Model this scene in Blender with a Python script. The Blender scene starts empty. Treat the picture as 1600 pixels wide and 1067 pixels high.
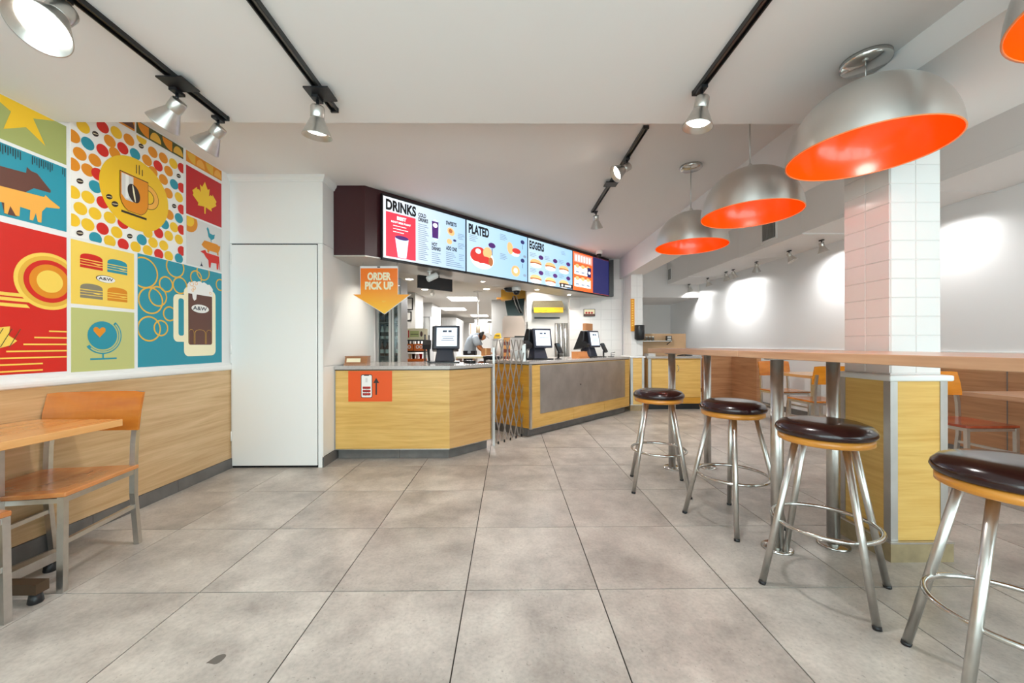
import bpy, bmesh, math, random
from mathutils import Matrix, Vector
random.seed(7)
SC = bpy.context.scene
COL = SC.collection
PI = math.pi

# ------------------------------------------------------------------ camera
F_PX, CAM_H, YAW, ROLL, HORIZON = 601.8, 1.131, -0.0089, 0.0024, 538.5
cam = bpy.data.cameras.new('camera')
cam.sensor_width = 36.0
cam.lens = F_PX / 1600.0 * 36.0
cam.shift_y = (HORIZON - 533.5) / 1600.0
cam.clip_start = 0.02
co = bpy.data.objects.new('camera', cam)
COL.objects.link(co)
co.matrix_world = (Matrix.Translation((0, 0, CAM_H)) @ Matrix.Rotation(YAW, 4, 'Z')
                   @ Matrix.Rotation(ROLL, 4, 'Y') @ Matrix.Rotation(PI / 2, 4, 'X'))
SC.camera = co

# ------------------------------------------------------------------ world, exposure
w = bpy.data.worlds.new('world')
SC.world = w
w.use_nodes = True
w.node_tree.nodes['Background'].inputs[0].default_value = (0.93, 0.965, 1.0, 1)
w.node_tree.nodes['Background'].inputs[1].default_value = 5.4
SC.view_settings.view_transform = 'Standard'
SC.view_settings.look = 'None'
SC.view_settings.gamma = 1.0
SC.view_settings.use_curve_mapping = False
SC.view_settings.exposure = 0.45
SC.cycles.max_bounces = 10
SC.cycles.diffuse_bounces = 6
SC.cycles.sample_clamp_indirect = 4.0
SC.cycles.caustics_reflective = False
SC.cycles.caustics_refractive = False
# daylight enters through the glazed street front behind the camera: a sampling portal in that opening
pl = bpy.data.lights.new('street_front_portal', 'AREA')
pl.shape = 'RECTANGLE'; pl.size = 7.1; pl.size_y = 2.35
pl.cycles.is_portal = True
po = bpy.data.objects.new('street_front_portal', pl)
COL.objects.link(po)
po.location = (1.0, -1.58, 1.2)
po.rotation_euler = (PI / 2, 0, 0)

# ------------------------------------------------------------------ materials
def lin(c):
    o = []
    for v in c[:3]:
        v = v / 255.0
        o.append(v / 12.92 if v <= 0.04045 else ((v + 0.055) / 1.055) ** 2.4)
    return (o[0], o[1], o[2], 1.0)

MATS = {}
def P(name, rgb, rough=0.5, metal=0.0, emit=0.0, spec=0.5, coat=0.0, var=0.0, vscale=6.0, bump=0.0, bscale=60.0, emit_rgb=None):
    if name in MATS: return MATS[name]
    m = bpy.data.materials.new(name); m.use_nodes = True
    nt = m.node_tree; b = nt.nodes['Principled BSDF']
    b.inputs['Base Color'].default_value = lin(rgb)
    b.inputs['Roughness'].default_value = rough
    b.inputs['Metallic'].default_value = metal
    b.inputs['Specular IOR Level'].default_value = spec
    b.inputs['Coat Weight'].default_value = coat
    b.inputs['Coat Roughness'].default_value = 0.08
    if emit > 0:
        b.inputs['Emission Color'].default_value = lin(emit_rgb or rgb)
        b.inputs['Emission Strength'].default_value = emit
    if var > 0 or bump > 0:
        tc = nt.nodes.new('ShaderNodeTexCoord')
        if var > 0:
            n = nt.nodes.new('ShaderNodeTexNoise'); n.inputs['Scale'].default_value = vscale; n.inputs['Detail'].default_value = 5
            r = nt.nodes.new('ShaderNodeValToRGB')
            c = lin(rgb)
            r.color_ramp.elements[0].position = 0.3; r.color_ramp.elements[1].position = 0.7
            r.color_ramp.elements[0].color = [max(0, x * (1 - var)) for x in c[:3]] + [1]
            r.color_ramp.elements[1].color = [min(1, x * (1 + var)) for x in c[:3]] + [1]
            nt.links.new(tc.outputs['Object'], n.inputs['Vector']); nt.links.new(n.outputs['Fac'], r.inputs['Fac'])
            nt.links.new(r.outputs['Color'], b.inputs['Base Color'])
        if bump > 0:
            n2 = nt.nodes.new('ShaderNodeTexNoise'); n2.inputs['Scale'].default_value = bscale; n2.inputs['Detail'].default_value = 3
            bp = nt.nodes.new('ShaderNodeBump'); bp.inputs['Strength'].default_value = bump; bp.inputs['Distance'].default_value = 0.002
            nt.links.new(tc.outputs['Object'], n2.inputs['Vector']); nt.links.new(n2.outputs['Fac'], bp.inputs['Height'])
            nt.links.new(bp.outputs['Normal'], b.inputs['Normal'])
    MATS[name] = m
    return m

def wood(name, dark, light, scale=(1.2, 14, 14), rough=0.35, coat=0.2, fine=0.35):
    """grain runs along the axis with the smallest scale"""
    if name in MATS: return MATS[name]
    m = bpy.data.materials.new(name); m.use_nodes = True
    nt = m.node_tree; b = nt.nodes['Principled BSDF']
    tc = nt.nodes.new('ShaderNodeTexCoord')
    mp = nt.nodes.new('ShaderNodeMapping'); mp.inputs['Scale'].default_value = scale
    n = nt.nodes.new('ShaderNodeTexNoise'); n.inputs['Scale'].default_value = 1.0; n.inputs['Detail'].default_value = 6; n.inputs['Distortion'].default_value = 0.9
    mp2 = nt.nodes.new('ShaderNodeMapping'); mp2.inputs['Scale'].default_value = [s * 5 for s in scale]
    n2 = nt.nodes.new('ShaderNodeTexNoise'); n2.inputs['Scale'].default_value = 1.0; n2.inputs['Detail'].default_value = 3
    mx = nt.nodes.new('ShaderNodeMath'); mx.operation = 'MULTIPLY_ADD'; mx.inputs[1].default_value = fine
    sub = nt.nodes.new('ShaderNodeMath'); sub.operation = 'SUBTRACT'; sub.inputs[1].default_value = 0.5 * fine
    r = nt.nodes.new('ShaderNodeValToRGB')
    r.color_ramp.elements[0].position = 0.28; r.color_ramp.elements[1].position = 0.72
    r.color_ramp.elements[0].color = lin(dark); r.color_ramp.elements[1].color = lin(light)
    L = nt.links.new
    L(tc.outputs['Object'], mp.inputs['Vector']); L(mp.outputs['Vector'], n.inputs['Vector'])
    L(tc.outputs['Object'], mp2.inputs['Vector']); L(mp2.outputs['Vector'], n2.inputs['Vector'])
    L(n2.outputs['Fac'], mx.inputs[0]); L(n.outputs['Fac'], mx.inputs[2]); L(mx.outputs[0], sub.inputs[0])
    L(sub.outputs[0], r.inputs['Fac']); L(r.outputs['Color'], b.inputs['Base Color'])
    b.inputs['Roughness'].default_value = rough
    b.inputs['Coat Weight'].default_value = coat; b.inputs['Coat Roughness'].default_value = 0.12
    MATS[name] = m
    return m

def concrete_tile():
    m = bpy.data.materials.new('floor_tile'); m.use_nodes = True
    nt = m.node_tree; b = nt.nodes['Principled BSDF']; L = nt.links.new
    g = nt.nodes.new('ShaderNodeNewGeometry')
    oi = nt.nodes.new('ShaderNodeObjectInfo')
    ad = nt.nodes.new('ShaderNodeVectorMath'); ad.operation = 'MULTIPLY_ADD'
    ad.inputs[1].default_value = (17, 31, 9)
    cb = nt.nodes.new('ShaderNodeCombineXYZ')
    for i in range(3): L(oi.outputs['Random'], cb.inputs[i])
    L(cb.outputs[0], ad.inputs[0]); L(g.outputs['Position'], ad.inputs[2])
    n1 = nt.nodes.new('ShaderNodeTexNoise'); n1.inputs['Scale'].default_value = 3.2; n1.inputs['Detail'].default_value = 8; n1.inputs['Roughness'].default_value = 0.62
    n2 = nt.nodes.new('ShaderNodeTexNoise'); n2.inputs['Scale'].default_value = 70; n2.inputs['Detail'].default_value = 4
    n3 = nt.nodes.new('ShaderNodeTexNoise'); n3.inputs['Scale'].default_value = 85; n3.inputs['Detail'].default_value = 2
    for n in (n1, n2, n3): L(ad.outputs[0], n.inputs['Vector'])
    r = nt.nodes.new('ShaderNodeValToRGB')
    e = r.color_ramp.elements
    e[0].position = 0.30; e[0].color = lin((150, 142, 135)); e[1].position = 0.68; e[1].color = lin((206, 198, 189))
    L(n1.outputs['Fac'], r.inputs['Fac'])
    r2 = nt.nodes.new('ShaderNodeValToRGB')
    r2.color_ramp.elements[0].position = 0.25; r2.color_ramp.elements[0].color = (0.72, 0.72, 0.72, 1)
    r2.color_ramp.elements[1].position = 0.6; r2.color_ramp.elements[1].color = (1.04, 1.04, 1.04, 1)
    L(n2.outputs['Fac'], r2.inputs['Fac'])
    r3 = nt.nodes.new('ShaderNodeValToRGB')
    r3.color_ramp.elements[0].position = 0.27; r3.color_ramp.elements[0].color = (0.35, 0.33, 0.31, 1)
    r3.color_ramp.elements[1].position = 0.32; r3.color_ramp.elements[1].color = (1, 1, 1, 1)
    L(n3.outputs['Fac'], r3.inputs['Fac'])
    m1 = nt.nodes.new('ShaderNodeMix'); m1.data_type = 'RGBA'; m1.blend_type = 'MULTIPLY'; m1.inputs[0].default_value = 0.55
    m2 = nt.nodes.new('ShaderNodeMix'); m2.data_type = 'RGBA'; m2.blend_type = 'MULTIPLY'; m2.inputs[0].default_value = 0.45
    L(r.outputs['Color'], m1.inputs[6]); L(r2.outputs['Color'], m1.inputs[7])
    L(m1.outputs[2], m2.inputs[6]); L(r3.outputs['Color'], m2.inputs[7])
    L(m2.outputs[2], b.inputs['Base Color'])
    b.inputs['Roughness'].default_value = 0.33
    bp = nt.nodes.new('ShaderNodeBump'); bp.inputs['Strength'].default_value = 0.12; bp.inputs['Distance'].default_value = 0.002
    L(n2.outputs['Fac'], bp.inputs['Height']); L(bp.outputs['Normal'], b.inputs['Normal'])
    return m

def glass(name, tint=(235, 245, 245), mixf=0.12):
    m = bpy.data.materials.new(name); m.use_nodes = True
    nt = m.node_tree
    for n in list(nt.nodes): nt.nodes.remove(n)
    o = nt.nodes.new('ShaderNodeOutputMaterial'); t = nt.nodes.new('ShaderNodeBsdfTransparent'); t.inputs[0].default_value = lin(tint)
    g = nt.nodes.new('ShaderNodeBsdfGlossy'); g.inputs['Roughness'].default_value = 0.03
    mx = nt.nodes.new('ShaderNodeMixShader'); mx.inputs[0].default_value = mixf
    nt.links.new(t.outputs[0], mx.inputs[1]); nt.links.new(g.outputs[0], mx.inputs[2]); nt.links.new(mx.outputs[0], o.inputs[0])
    MATS[name] = m
    return m

M_TILE = concrete_tile()
M_GROUT = P('grout', (44, 38, 34), 0.9)
M_CEIL = P('ceiling_paint', (232, 229, 227), 0.85)
M_WALL = P('wall_paint', (232, 232, 231), 0.7)
M_GREYWALL = P('pale_grey_paint', (238, 239, 240), 0.35)
M_WHITE = P('white_lacquer', (236, 236, 234), 0.3)
M_LAM = P('white_laminate', (232, 232, 230), 0.12)
M_WTILE = P('white_glazed_tile', (226, 223, 220), 0.18)
M_TGROUT = P('pale_grout', (212, 209, 206), 0.8)
M_BASE = P('dark_base_tile', (104, 101, 98), 0.5, var=0.18, vscale=9)
M_STEEL = P('brushed_steel', (206, 203, 198), 0.32, 1.0, var=0.06, vscale=30)
M_STEELD = P('dull_steel', (190, 187, 184), 0.45, 1.0, var=0.12, vscale=5)
M_CHROME = P('chrome', (205, 204, 200), 0.14, 1.0)
M_ALU = P('spun_aluminium', (228, 226, 222), 0.3, 1.0)
_nt = M_ALU.node_tree; _tg = _nt.nodes.new('ShaderNodeTangent'); _tg.direction_type = 'RADIAL'; _tg.axis = 'Z'
_nt.nodes['Principled BSDF'].inputs['Anisotropic'].default_value = 0.8; _nt.nodes['Principled BSDF'].inputs['Anisotropic Rotation'].default_value = 0.25
_nt.links.new(_tg.outputs[0], _nt.nodes['Principled BSDF'].inputs['Tangent'])
M_ORANGE = P('orange_enamel', (255, 84, 4), 0.2, coat=0.4)
M_BLACK = P('black_plastic', (22, 22, 25), 0.4)
M_BLACKM = P('black_metal', (18, 17, 17), 0.35)
M_NAVY = P('dark_slate_plastic', (44, 47, 60), 0.35)
M_MAROON = P('maroon_panel', (58, 22, 26), 0.35)
M_VINYL = P('maroon_vinyl', (38, 11, 13), 0.2, coat=0.25)
M_WLEFT = wood('pale_oak_wainscot', (188, 152, 106), (216, 184, 140), (3, 1.1, 22))
M_WCOUNT = wood('golden_oak_laminate', (198, 152, 72), (224, 184, 108), (1.3, 1.3, 24))
M_WGOLD = wood('golden_panel', (190, 132, 38), (214, 158, 56), (1.3, 1.3, 24))
M_WYEL = wood('yellow_oak_cladding', (214, 164, 82), (234, 194, 112), (1.4, 1.4, 26))
M_WBAR = wood('bar_top_wood', (184, 134, 100), (214, 168, 132), (14, 1.2, 14), 0.28, 0.3)
M_WTABLE = wood('varnished_table_wood', (204, 142, 78), (230, 178, 118), (9, 1.2, 9), 0.22, 0.5)
M_WCHAIR = wood('orange_varnished_wood', (178, 100, 30), (206, 128, 48), (1.5, 9, 9), 0.25, 0.5)
M_WSEAT = wood('varnished_seat_wood', (168, 96, 46), (206, 138, 80), (7, 1.5, 9), 0.22, 0.5)
M_WCHAIRY = wood('bright_orange_wood', (218, 128, 20), (240, 152, 36), (1.5, 9, 9), 0.25, 0.5)
M_WSEATR = wood('red_varnished_seat', (150, 52, 26), (186, 82, 44), (7, 1.5, 9), 0.2, 0.5)
M_WRING = wood('stool_ring_wood', (196, 124, 40), (222, 150, 60), (3, 3, 20), 0.3, 0.3)
M_WRIGHT = wood('brown_wainscot', (158, 108, 72), (190, 142, 102), (1.2, 1.2, 20))
M_TOP = P('stone_counter_top', (178, 172, 168), 0.16, var=0.08, vscale=60)
M_RED = P('signal_red', (205, 35, 40), 0.5)
M_CARD = P('cardboard', (176, 124, 82), 0.7, var=0.06)
M_YELLOW = P('yellow_sign', (245, 196, 30), 0.4)
M_PANE = glass('clear_pane')
M_BULB = P('lit_bulb', (255, 246, 230), 0.4, emit=14.0)
M_LEDP = P('lit_ceiling_panel', (255, 255, 252), 0.5, emit=5.0)

# ------------------------------------------------------------------ mesh helpers
class MB:
    def __init__(s): s.v = []; s.f = []; s.M = Matrix.Identity(4); s.sm = []
    def add(s, vs, fs, smooth=False):
        k = len(s.v)
        s.v += [tuple(s.M @ Vector(p)) for p in vs]
        s.f += [tuple(i + k for i in f) for f in fs]
        s.sm += [smooth] * len(fs)
        return s
    def box(s, x0, x1, y0, y1, z0, z1):
        return s.add([(x0, y0, z0), (x1, y0, z0), (x1, y1, z0), (x0, y1, z0), (x0, y0, z1), (x1, y0, z1), (x1, y1, z1), (x0, y1, z1)],
                     [(0, 3, 2, 1), (4, 5, 6, 7), (0, 1, 5, 4), (1, 2, 6, 5), (2, 3, 7, 6), (3, 0, 4, 7)])
    def prism(s, poly, z0, z1):
        n = len(poly)
        a = sum(poly[i][0] * poly[(i + 1) % n][1] - poly[(i + 1) % n][0] * poly[i][1] for i in range(n))
        if a < 0: poly = poly[::-1]
        vs = [(p[0], p[1], z0) for p in poly] + [(p[0], p[1], z1) for p in poly]
        fs = [tuple(range(n))[::-1], tuple(range(n, 2 * n))] + [(i, (i + 1) % n, n + (i + 1) % n, n + i) for i in range(n)]
        return s.add(vs, fs)
    def lathe(s, prof, n=32, c=(0, 0, 0), smooth=True, cap=True):
        vs = []; fs = []
        for r, z in prof:
            for i in range(n):
                a = 2 * PI * i / n
                vs.append((c[0] + r * math.cos(a), c[1] + r * math.sin(a), c[2] + z))
        for j in range(len(prof) - 1):
            for i in range(n):
                k = (i + 1) % n
                fs.append((j * n + i, j * n + k, (j + 1) * n + k, (j + 1) * n + i))
        s.add(vs, fs, smooth)
        if cap:
            k = len(s.v) - len(vs)
            if prof[0][0] > 1e-6: s.f.append(tuple(k + i for i in range(n))[::-1]); s.sm.append(False)
            if prof[-1][0] > 1e-6: s.f.append(tuple(k + (len(prof) - 1) * n + i for i in range(n))); s.sm.append(False)
        return s
    def tube(s, pts, r, n=12, closed=False, smooth=True):
        pts = [Vector(p) for p in pts]; N = len(pts); vs = []; fs = []
        ref = None
        rr = r if isinstance(r, (list, tuple)) else [r] * N
        for i, p in enumerate(pts):
            if closed: t = pts[(i + 1) % N] - pts[i - 1]
            else: t = pts[min(i + 1, N - 1)] - pts[max(i - 1, 0)]
            t.normalize()
            if ref is None: ref = Vector((0, 0, 1)) if abs(t.z) < 0.9 else Vector((1, 0, 0))
            a = t.cross(ref).normalized(); b = a.cross(t).normalized(); ref = b
            for k in range(n):
                q = 2 * PI * k / n + (PI / 4 if n == 4 else 0)
                vs.append(p + (a * math.cos(q) + b * math.sin(q)) * rr[i])
        m = N if closed else N - 1
        for i in range(m):
            j = (i + 1) % N
            for k in range(n):
                l = (k + 1) % n
                fs.append((i * n + k, i * n + l, j * n + l, j * n + k))
        if not closed: fs += [tuple(range(n))[::-1], tuple((N - 1) * n + k for k in range(n))]
        return s.add(vs, fs, smooth and n > 4)
    def bar(s, a, b, wd, th=None, up=(0, 0, 1)):
        th = th or wd
        a = Vector(a); b = Vector(b); t = (b - a).normalized(); u = Vector(up)
        if abs(t.dot(u)) > 0.98: u = Vector((0, 1, 0)) if abs(t.y) < 0.9 else Vector((1, 0, 0))
        x = t.cross(u).normalized(); y = x.cross(t).normalized()
        vs = [p + x * (i * wd / 2) + y * (j * th / 2) for p in (a, b) for i, j in ((-1, -1), (1, -1), (1, 1), (-1, 1))]
        return s.add(vs, [(0, 1, 2, 3), (7, 6, 5, 4), (0, 4, 5, 1), (1, 5, 6, 2), (2, 6, 7, 3), (3, 7, 4, 0)])
    def mesh(s, name, off=(0, 0, 0)):
        me = bpy.data.meshes.new(name)
        me.from_pydata([(p[0] - off[0], p[1] - off[1], p[2] - off[2]) for p in s.v], [], s.f)
        if any(s.sm): me.polygons.foreach_set('use_smooth', s.sm)
        bm = bmesh.new(); bm.from_mesh(me); bmesh.ops.recalc_face_normals(bm, faces=bm.faces); bm.to_mesh(me); bm.free()
        me.update()
        return me
    def build(s, name, mat, parent=None, world=True, bevel=0, at=None):
        """world=True: vertices are world coordinates; the parent's (or at's) place is subtracted"""
        off = (0, 0, 0)
        if world:
            if parent is not None: off = parent['_at']
            elif at is not None: off = at
        o = bpy.data.objects.new(name, s.mesh(name, off))
        o.data.materials.append(mat)
        COL.objects.link(o)
        if parent is not None: o.parent = parent; o['_at'] = list(off)
        elif at is not None: o.location = at; o['_at'] = list(at)
        else: o['_at'] = [0, 0, 0]
        if bevel:
            b = o.modifiers.new('edge', 'BEVEL'); b.width = bevel; b.segments = 2; b.limit_method = 'ANGLE'; b.angle_limit = 0.9
            b.harden_normals = False
        return o

def box(*a): return MB().box(*a)
def thing(name, label, cat, at=(0, 0, 0), rz=0.0, group=None):
    o = bpy.data.objects.new(name, None); COL.objects.link(o)
    o.empty_display_size = 0.1
    o.location = at; o.rotation_euler = (0, 0, rz)
    o['_at'] = list(at); o['label'] = label; o['category'] = cat
    if group: o['group'] = group
    return o
def tag(o, label, cat, group=None):
    o['label'] = label; o['category'] = cat
    if group: o['group'] = group
    return o
def struct(o, label=None):
    o['kind'] = 'structure'
    if label: o['label'] = label
    return o
def dup(root, at, rz, label, group=None):
    r = root.copy(); COL.objects.link(r); r.location = at; r.rotation_euler = (0, 0, rz)
    r['label'] = label; r['_at'] = list(at)
    if group: r['group'] = group
    for ch in list(root.children):
        c = ch.copy(); COL.objects.link(c); c.parent = r
        for g in list(ch.children):
            d = g.copy(); COL.objects.link(d); d.parent = c
    return r
def share(mesh_obj, parent, locs, name):
    """copies of one small piece under one parent, sharing mesh data"""
    out = []
    for l in locs:
        c = bpy.data.objects.new(name, mesh_obj); COL.objects.link(c); c.parent = parent; c.location = l
        out.append(c)
    return out

def txt(body, wd=None, ht=None, bold=0.0):
    cu = bpy.data.curves.new('lettering', 'FONT'); cu.body = body; cu.align_x = 'LEFT'; cu.offset = bold; cu.resolution_u = 4; cu.space_line = 0.9
    o = bpy.data.objects.new('lettering', cu); COL.objects.link(o)
    dg = bpy.context.evaluated_depsgraph_get()
    me = bpy.data.meshes.new_from_object(o.evaluated_get(dg))
    vs = [(v.co.x, v.co.y) for v in me.vertices]; fs = [tuple(p.vertices) for p in me.polygons]
    bpy.data.objects.remove(o); bpy.data.curves.remove(cu); bpy.data.meshes.remove(me)
    x0 = min(v[0] for v in vs); x1 = max(v[0] for v in vs); y0 = min(v[1] for v in vs); y1 = max(v[1] for v in vs)
    sx = (wd / (x1 - x0)) if wd else ht / (y1 - y0); sy = (ht / (y1 - y0)) if ht else sx
    return [((x - x0) * sx, (y - y0) * sy) for x, y in vs], fs

class Print:
    """flat print on a plane: origin + a*u + b*v, lifted by tenths of a millimetre per layer"""
    def __init__(s, origin, u, v):
        s.o = Vector(origin); s.u = Vector(u); s.v = Vector(v); s.n = s.u.cross(s.v); s.d = {}
    def put(s, key, mat, pts2, faces, layer):
        fine = any(q in key for q in ('text', 'letter', 'line', 'small'))
        slot = key if fine else (key, len(s.d))
        if slot not in s.d: s.d[slot] = (mat, MB())
        s.d[slot][1].add([s.o + s.u * a + s.v * b + s.n * (0.0012 + 0.0007 * layer + 0.000012 * len(s.d)) for a, b in pts2], faces)
        return s
    def poly(s, key, mat, pts, layer=0): return s.put(key, mat, pts, [tuple(range(len(pts)))], layer)
    def rect(s, key, mat, a0, a1, b0, b1, layer=0): return s.poly(key, mat, [(a0, b0), (a1, b0), (a1, b1), (a0, b1)], layer)
    def ell(s, key, mat, ca, cb, ra, rb=None, layer=0, n=28, t0=0, t1=2 * PI, rot=0.0, clip=None):
        rb = rb or ra
        full = abs(t1 - t0 - 2 * PI) < 1e-6
        N = n if full else n + 1
        pts = []
        for i in range(N):
            t = t0 + (t1 - t0) * i / n
            x, y = ra * math.cos(t), rb * math.sin(t)
            p = (ca + x * math.cos(rot) - y * math.sin(rot), cb + x * math.sin(rot) + y * math.cos(rot))
            if clip: p = (min(max(p[0], clip[0]), clip[1]), min(max(p[1], clip[2]), clip[3]))
            pts.append(p)
        return s.poly(key, mat, pts, layer)
    def ring(s, key, mat, ca, cb, r0, r1, layer=0, n=32, t0=0, t1=2 * PI, clip=None):
        pts = []; fs = []
        for i in range(n + 1):
            t = t0 + (t1 - t0) * i / n
            for r in (r0, r1):
                p = (ca + r * math.cos(t), cb + r * math.sin(t))
                if clip: p = (min(max(p[0], clip[0]), clip[1]), min(max(p[1], clip[2]), clip[3]))
                pts.append(p)
        for i in range(n): fs.append((2 * i, 2 * i + 1, 2 * i + 3, 2 * i + 2))
        return s.put(key, mat, pts, fs, layer)
    def text(s, key, mat, body, a, b, wd=None, ht=None, layer=1, bold=0.0):
        vs, fs = txt(body, wd, ht, bold)
        return s.put(key, mat, [(a + x, b + y) for x, y in vs], fs, layer)
    def build(s, parent):
        for k, (m, mb) in s.d.items():
            o = mb.build(k if isinstance(k, str) else k[0], m, parent)
            if isinstance(k, str) and ('small' in k or 'line' in k): o['kind'] = 'stuff'

# ================================================================== THE SETTING
XL, XR = -2.57, 4.60
YF = -1.60            # street front
ZC, ZS = 2.70, 2.41   # main ceiling, lowered front slab
YS = 2.225            # edge of the lowered slab

# ---- floor: grout bed with every tile its own piece
fl = struct(box(-4.2, XR + .2, YF - .1, 19.7, -.08, -.004).build('floor', M_GROUT))
T = .61; TX0, TY0 = -.1993, 1.776
full = MB().box(.0026, T - .0026, .0026, T - .0026, -.010, 0).mesh('tile'); full.materials.append(M_TILE)
for i in range(-5, 9):
    for j in range(-6, 16):
        x0, y0 = TX0 + i * T, TY0 + j * T
        a0, a1, b0, b1 = max(x0, XL), min(x0 + T, XR), max(y0, YF), min(y0 + T, 10.9)
        if a1 - a0 < .02 or b1 - b0 < .02: continue
        if x0 + T < 2.1 and y0 > 3.95 and (y0 > 6.5 or y0 > x0 + T + 4.75): continue
        if y0 > 3.5 and x0 + T < -1.75: continue
        if a1 - a0 > T - .01 and b1 - b0 > T - .01:
            share(full, fl, [(x0, y0, 0)], 'tile')
        else:
            box(a0 + .0016, a1 - .0016, b0 + .0016, b1 - .0016, -.010, 0).build('tile', M_TILE, fl)
MB().prism([(-1.7, 4.75), (-.72, 4.75), (-.2, 5.3), (2.05, 7.4), (1.12, 19.5), (-4, 19.5), (-4, 4.95), (-1.7, 4.95)], -.003, .002).build('kitchen_floor', P('quarry_tile', (128, 118, 110), .5), fl)

# ---- left wall: white above, oak wainscot, rounded rail, stone skirting
wl = struct(box(XL - .15, XL, YF, 3.6, 0, 3.15).build('wall_left', M_WALL))
for a, b in ((YF, .2), (.204, 1.8), (1.804, 3.577)):
    box(XL, XL + .010, a, b, .092, .905).build('wainscot_panel', M_WLEFT, wl)
mb = MB(); prof = [(0, .905), (.012, .905), (.022, .912), (.026, .925), (.026, .938), (.02, .952), (.012, .957), (.012, .97), (0, .97)]
n = len(prof)
mb.add([(XL + p[0], y, p[1]) for y in (YF, 3.577) for p in prof], [tuple(range(n)), tuple(range(n, 2 * n))[::-1]] + [(i, (i + 1) % n, n + (i + 1) % n, n + i) for i in range(n)])
struct(mb.build('trim_1', M_WHITE))
bl = struct(box(XL, XL + .008, YF, 3.577, 0, .088).build('baseboard_left', M_GROUT))
for j in range(-6, 4):
    a, b = max(TY0 + j * T, YF), min(TY0 + (j + 1) * T, 3.577)
    if b - a > .03: box(XL + .001, XL + .018, a + .0015, b - .0015, .001, .09).build('skirting_tile', M_BASE, bl)

# ---- ceilings, beams
struct(box(XL, 2.04, YS, 7.16, ZC, 3.2).build('ceiling', M_CEIL))
struct(box(XL, 2.44, YF, YS, ZS, 3.2).build('ceiling_front', M_CEIL))
struct(box(1.70, 2.44, YF, YS - .002, 2.27, ZS - .0005).build('ceiling_beam', M_CEIL))
struct(box(2.04, 2.34, YS, 7.06, 2.33, 3.2).build('ceiling_beam', M_CEIL))
struct(box(2.44, XR, YF, YS, 3.12, 3.2).build('ceiling_right', M_CEIL))
struct(box(2.34, XR, YS, 10.9, 3.12, 3.2).build('ceiling_right', M_CEIL))

# ---- boxed duct along the right wall: one panel per section, a lip at every joint
du = struct(box(3.86, XR - .001, -.5, 9.23, 2.62, 3.115).build('ceiling_duct', M_CEIL))
seams = [-.5, 1.9, 3.6, 5.0, 6.39, 8.2, 9.23]
for k in range(6):
    dz = .012 * (k % 2)
    box(3.83, XR - .002, seams[k] + .002, seams[k + 1] - .002, 2.578 - dz, 2.619).build('soffit_panel', M_CEIL, du)
    box(3.83, 3.859, seams[k] + .002, seams[k + 1] - .002, 2.62, 3.11).build('side_panel', M_CEIL, du)
    if k < 5: box(3.826, XR - .003, seams[k + 1] - .02, seams[k + 1] + .02, 2.562, 2.577 - dz).build('joint_strip', M_CEIL, du)
for y0, y1, lab in ((5.45, 5.79, 'slatted steel air grille on the duct nearest the tiled column'), (9.0, 9.2, 'small grey air grille on the duct at the far end')):
    g = thing('air_grille', lab, 'vent', (3.83, (y0 + y1) / 2, 2.64))
    box(3.818, 3.829, y0, y1, 2.64, 2.94).build('frame', M_WHITE, g)
    box(3.8165, 3.8179, y0 + .03, y1 - .03, 2.67, 2.91).build('dark_opening', M_BLACK, g)
    k = int((y1 - y0 - .06) / .03)
    for i in range(k):
        y = y0 + .04 + i * .03
        box(3.806, 3.816, y, y + .012, 2.67, 2.91).build('slat', M_STEELD, g)

# ---- right room walls
struct(box(XR, XR + .15, YF, 10.9, 0, 3.2).build('wall_right', M_GREYWALL))
wr = struct(box(XR - .012, XR - .001, YF, 4.12, .09, .93).build('trim_2', M_WRIGHT))
for a in (-.4, .9, 2.2, 3.5):
    box(XR - .016, XR - .0125, a, a + .006, .09, .93).build('panel_joint', M_BASE, wr)
struct(box(XR - .02, XR - .001, YF, 10.89, 0, .088).build('baseboard_right', M_BASE))
struct(MB().box(XR - .022, XR - .001, YF, 9.2, 1.0, 1.055).build('trim_5', M_WHITE, bevel=.006))
struct(box(2.0, XR + .15, 10.9, 11.05, 0, 3.2).build('wall_far', M_WALL))
struct(box(2.34, XR - .001, 9.235, 10.9, 2.26, 3.115).build('ceiling_far', M_CEIL))
struct(box(2.1, 2.30, 7.06, 10.9, 0, 3.2).build('wall_middle', M_WALL))
hw = struct(MB().prism([(3.52, 6.92), (4.03, 6.92), (4.03, 6.22), (4.10, 6.22), (4.10, 7.0), (3.52, 7.0)], 0, .93).build('wall_low', M_WRIGHT), 'low oak-faced partition between the service cabinet and the dining tables')
box(3.51, 4.11, 6.91, 7.01, .93, .95).build('cap', M_WHITE, hw)

# ---- street front behind the camera
sf = struct(box(XL, XR, YF - .05, YF, 2.37, 3.2).build('wall_front', M_WALL))
for k in range(5):
    x0 = XL + k * (XR - XL) / 5; x1 = XL + (k + 1) * (XR - XL) / 5
    wd = struct(MB().box(x0, x0 + .05, YF - .05, YF, 0, 2.37).box(x1 - .05, x1, YF - .05, YF, 0, 2.37).box(x0, x1, YF - .05, YF, 0, .08).build('window_%d' % (k + 1), M_ALU))
    box(x0 + .05, x1 - .05, YF - .03, YF - .024, .08, 2.37).build('pane', M_PANE, wd)

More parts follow.
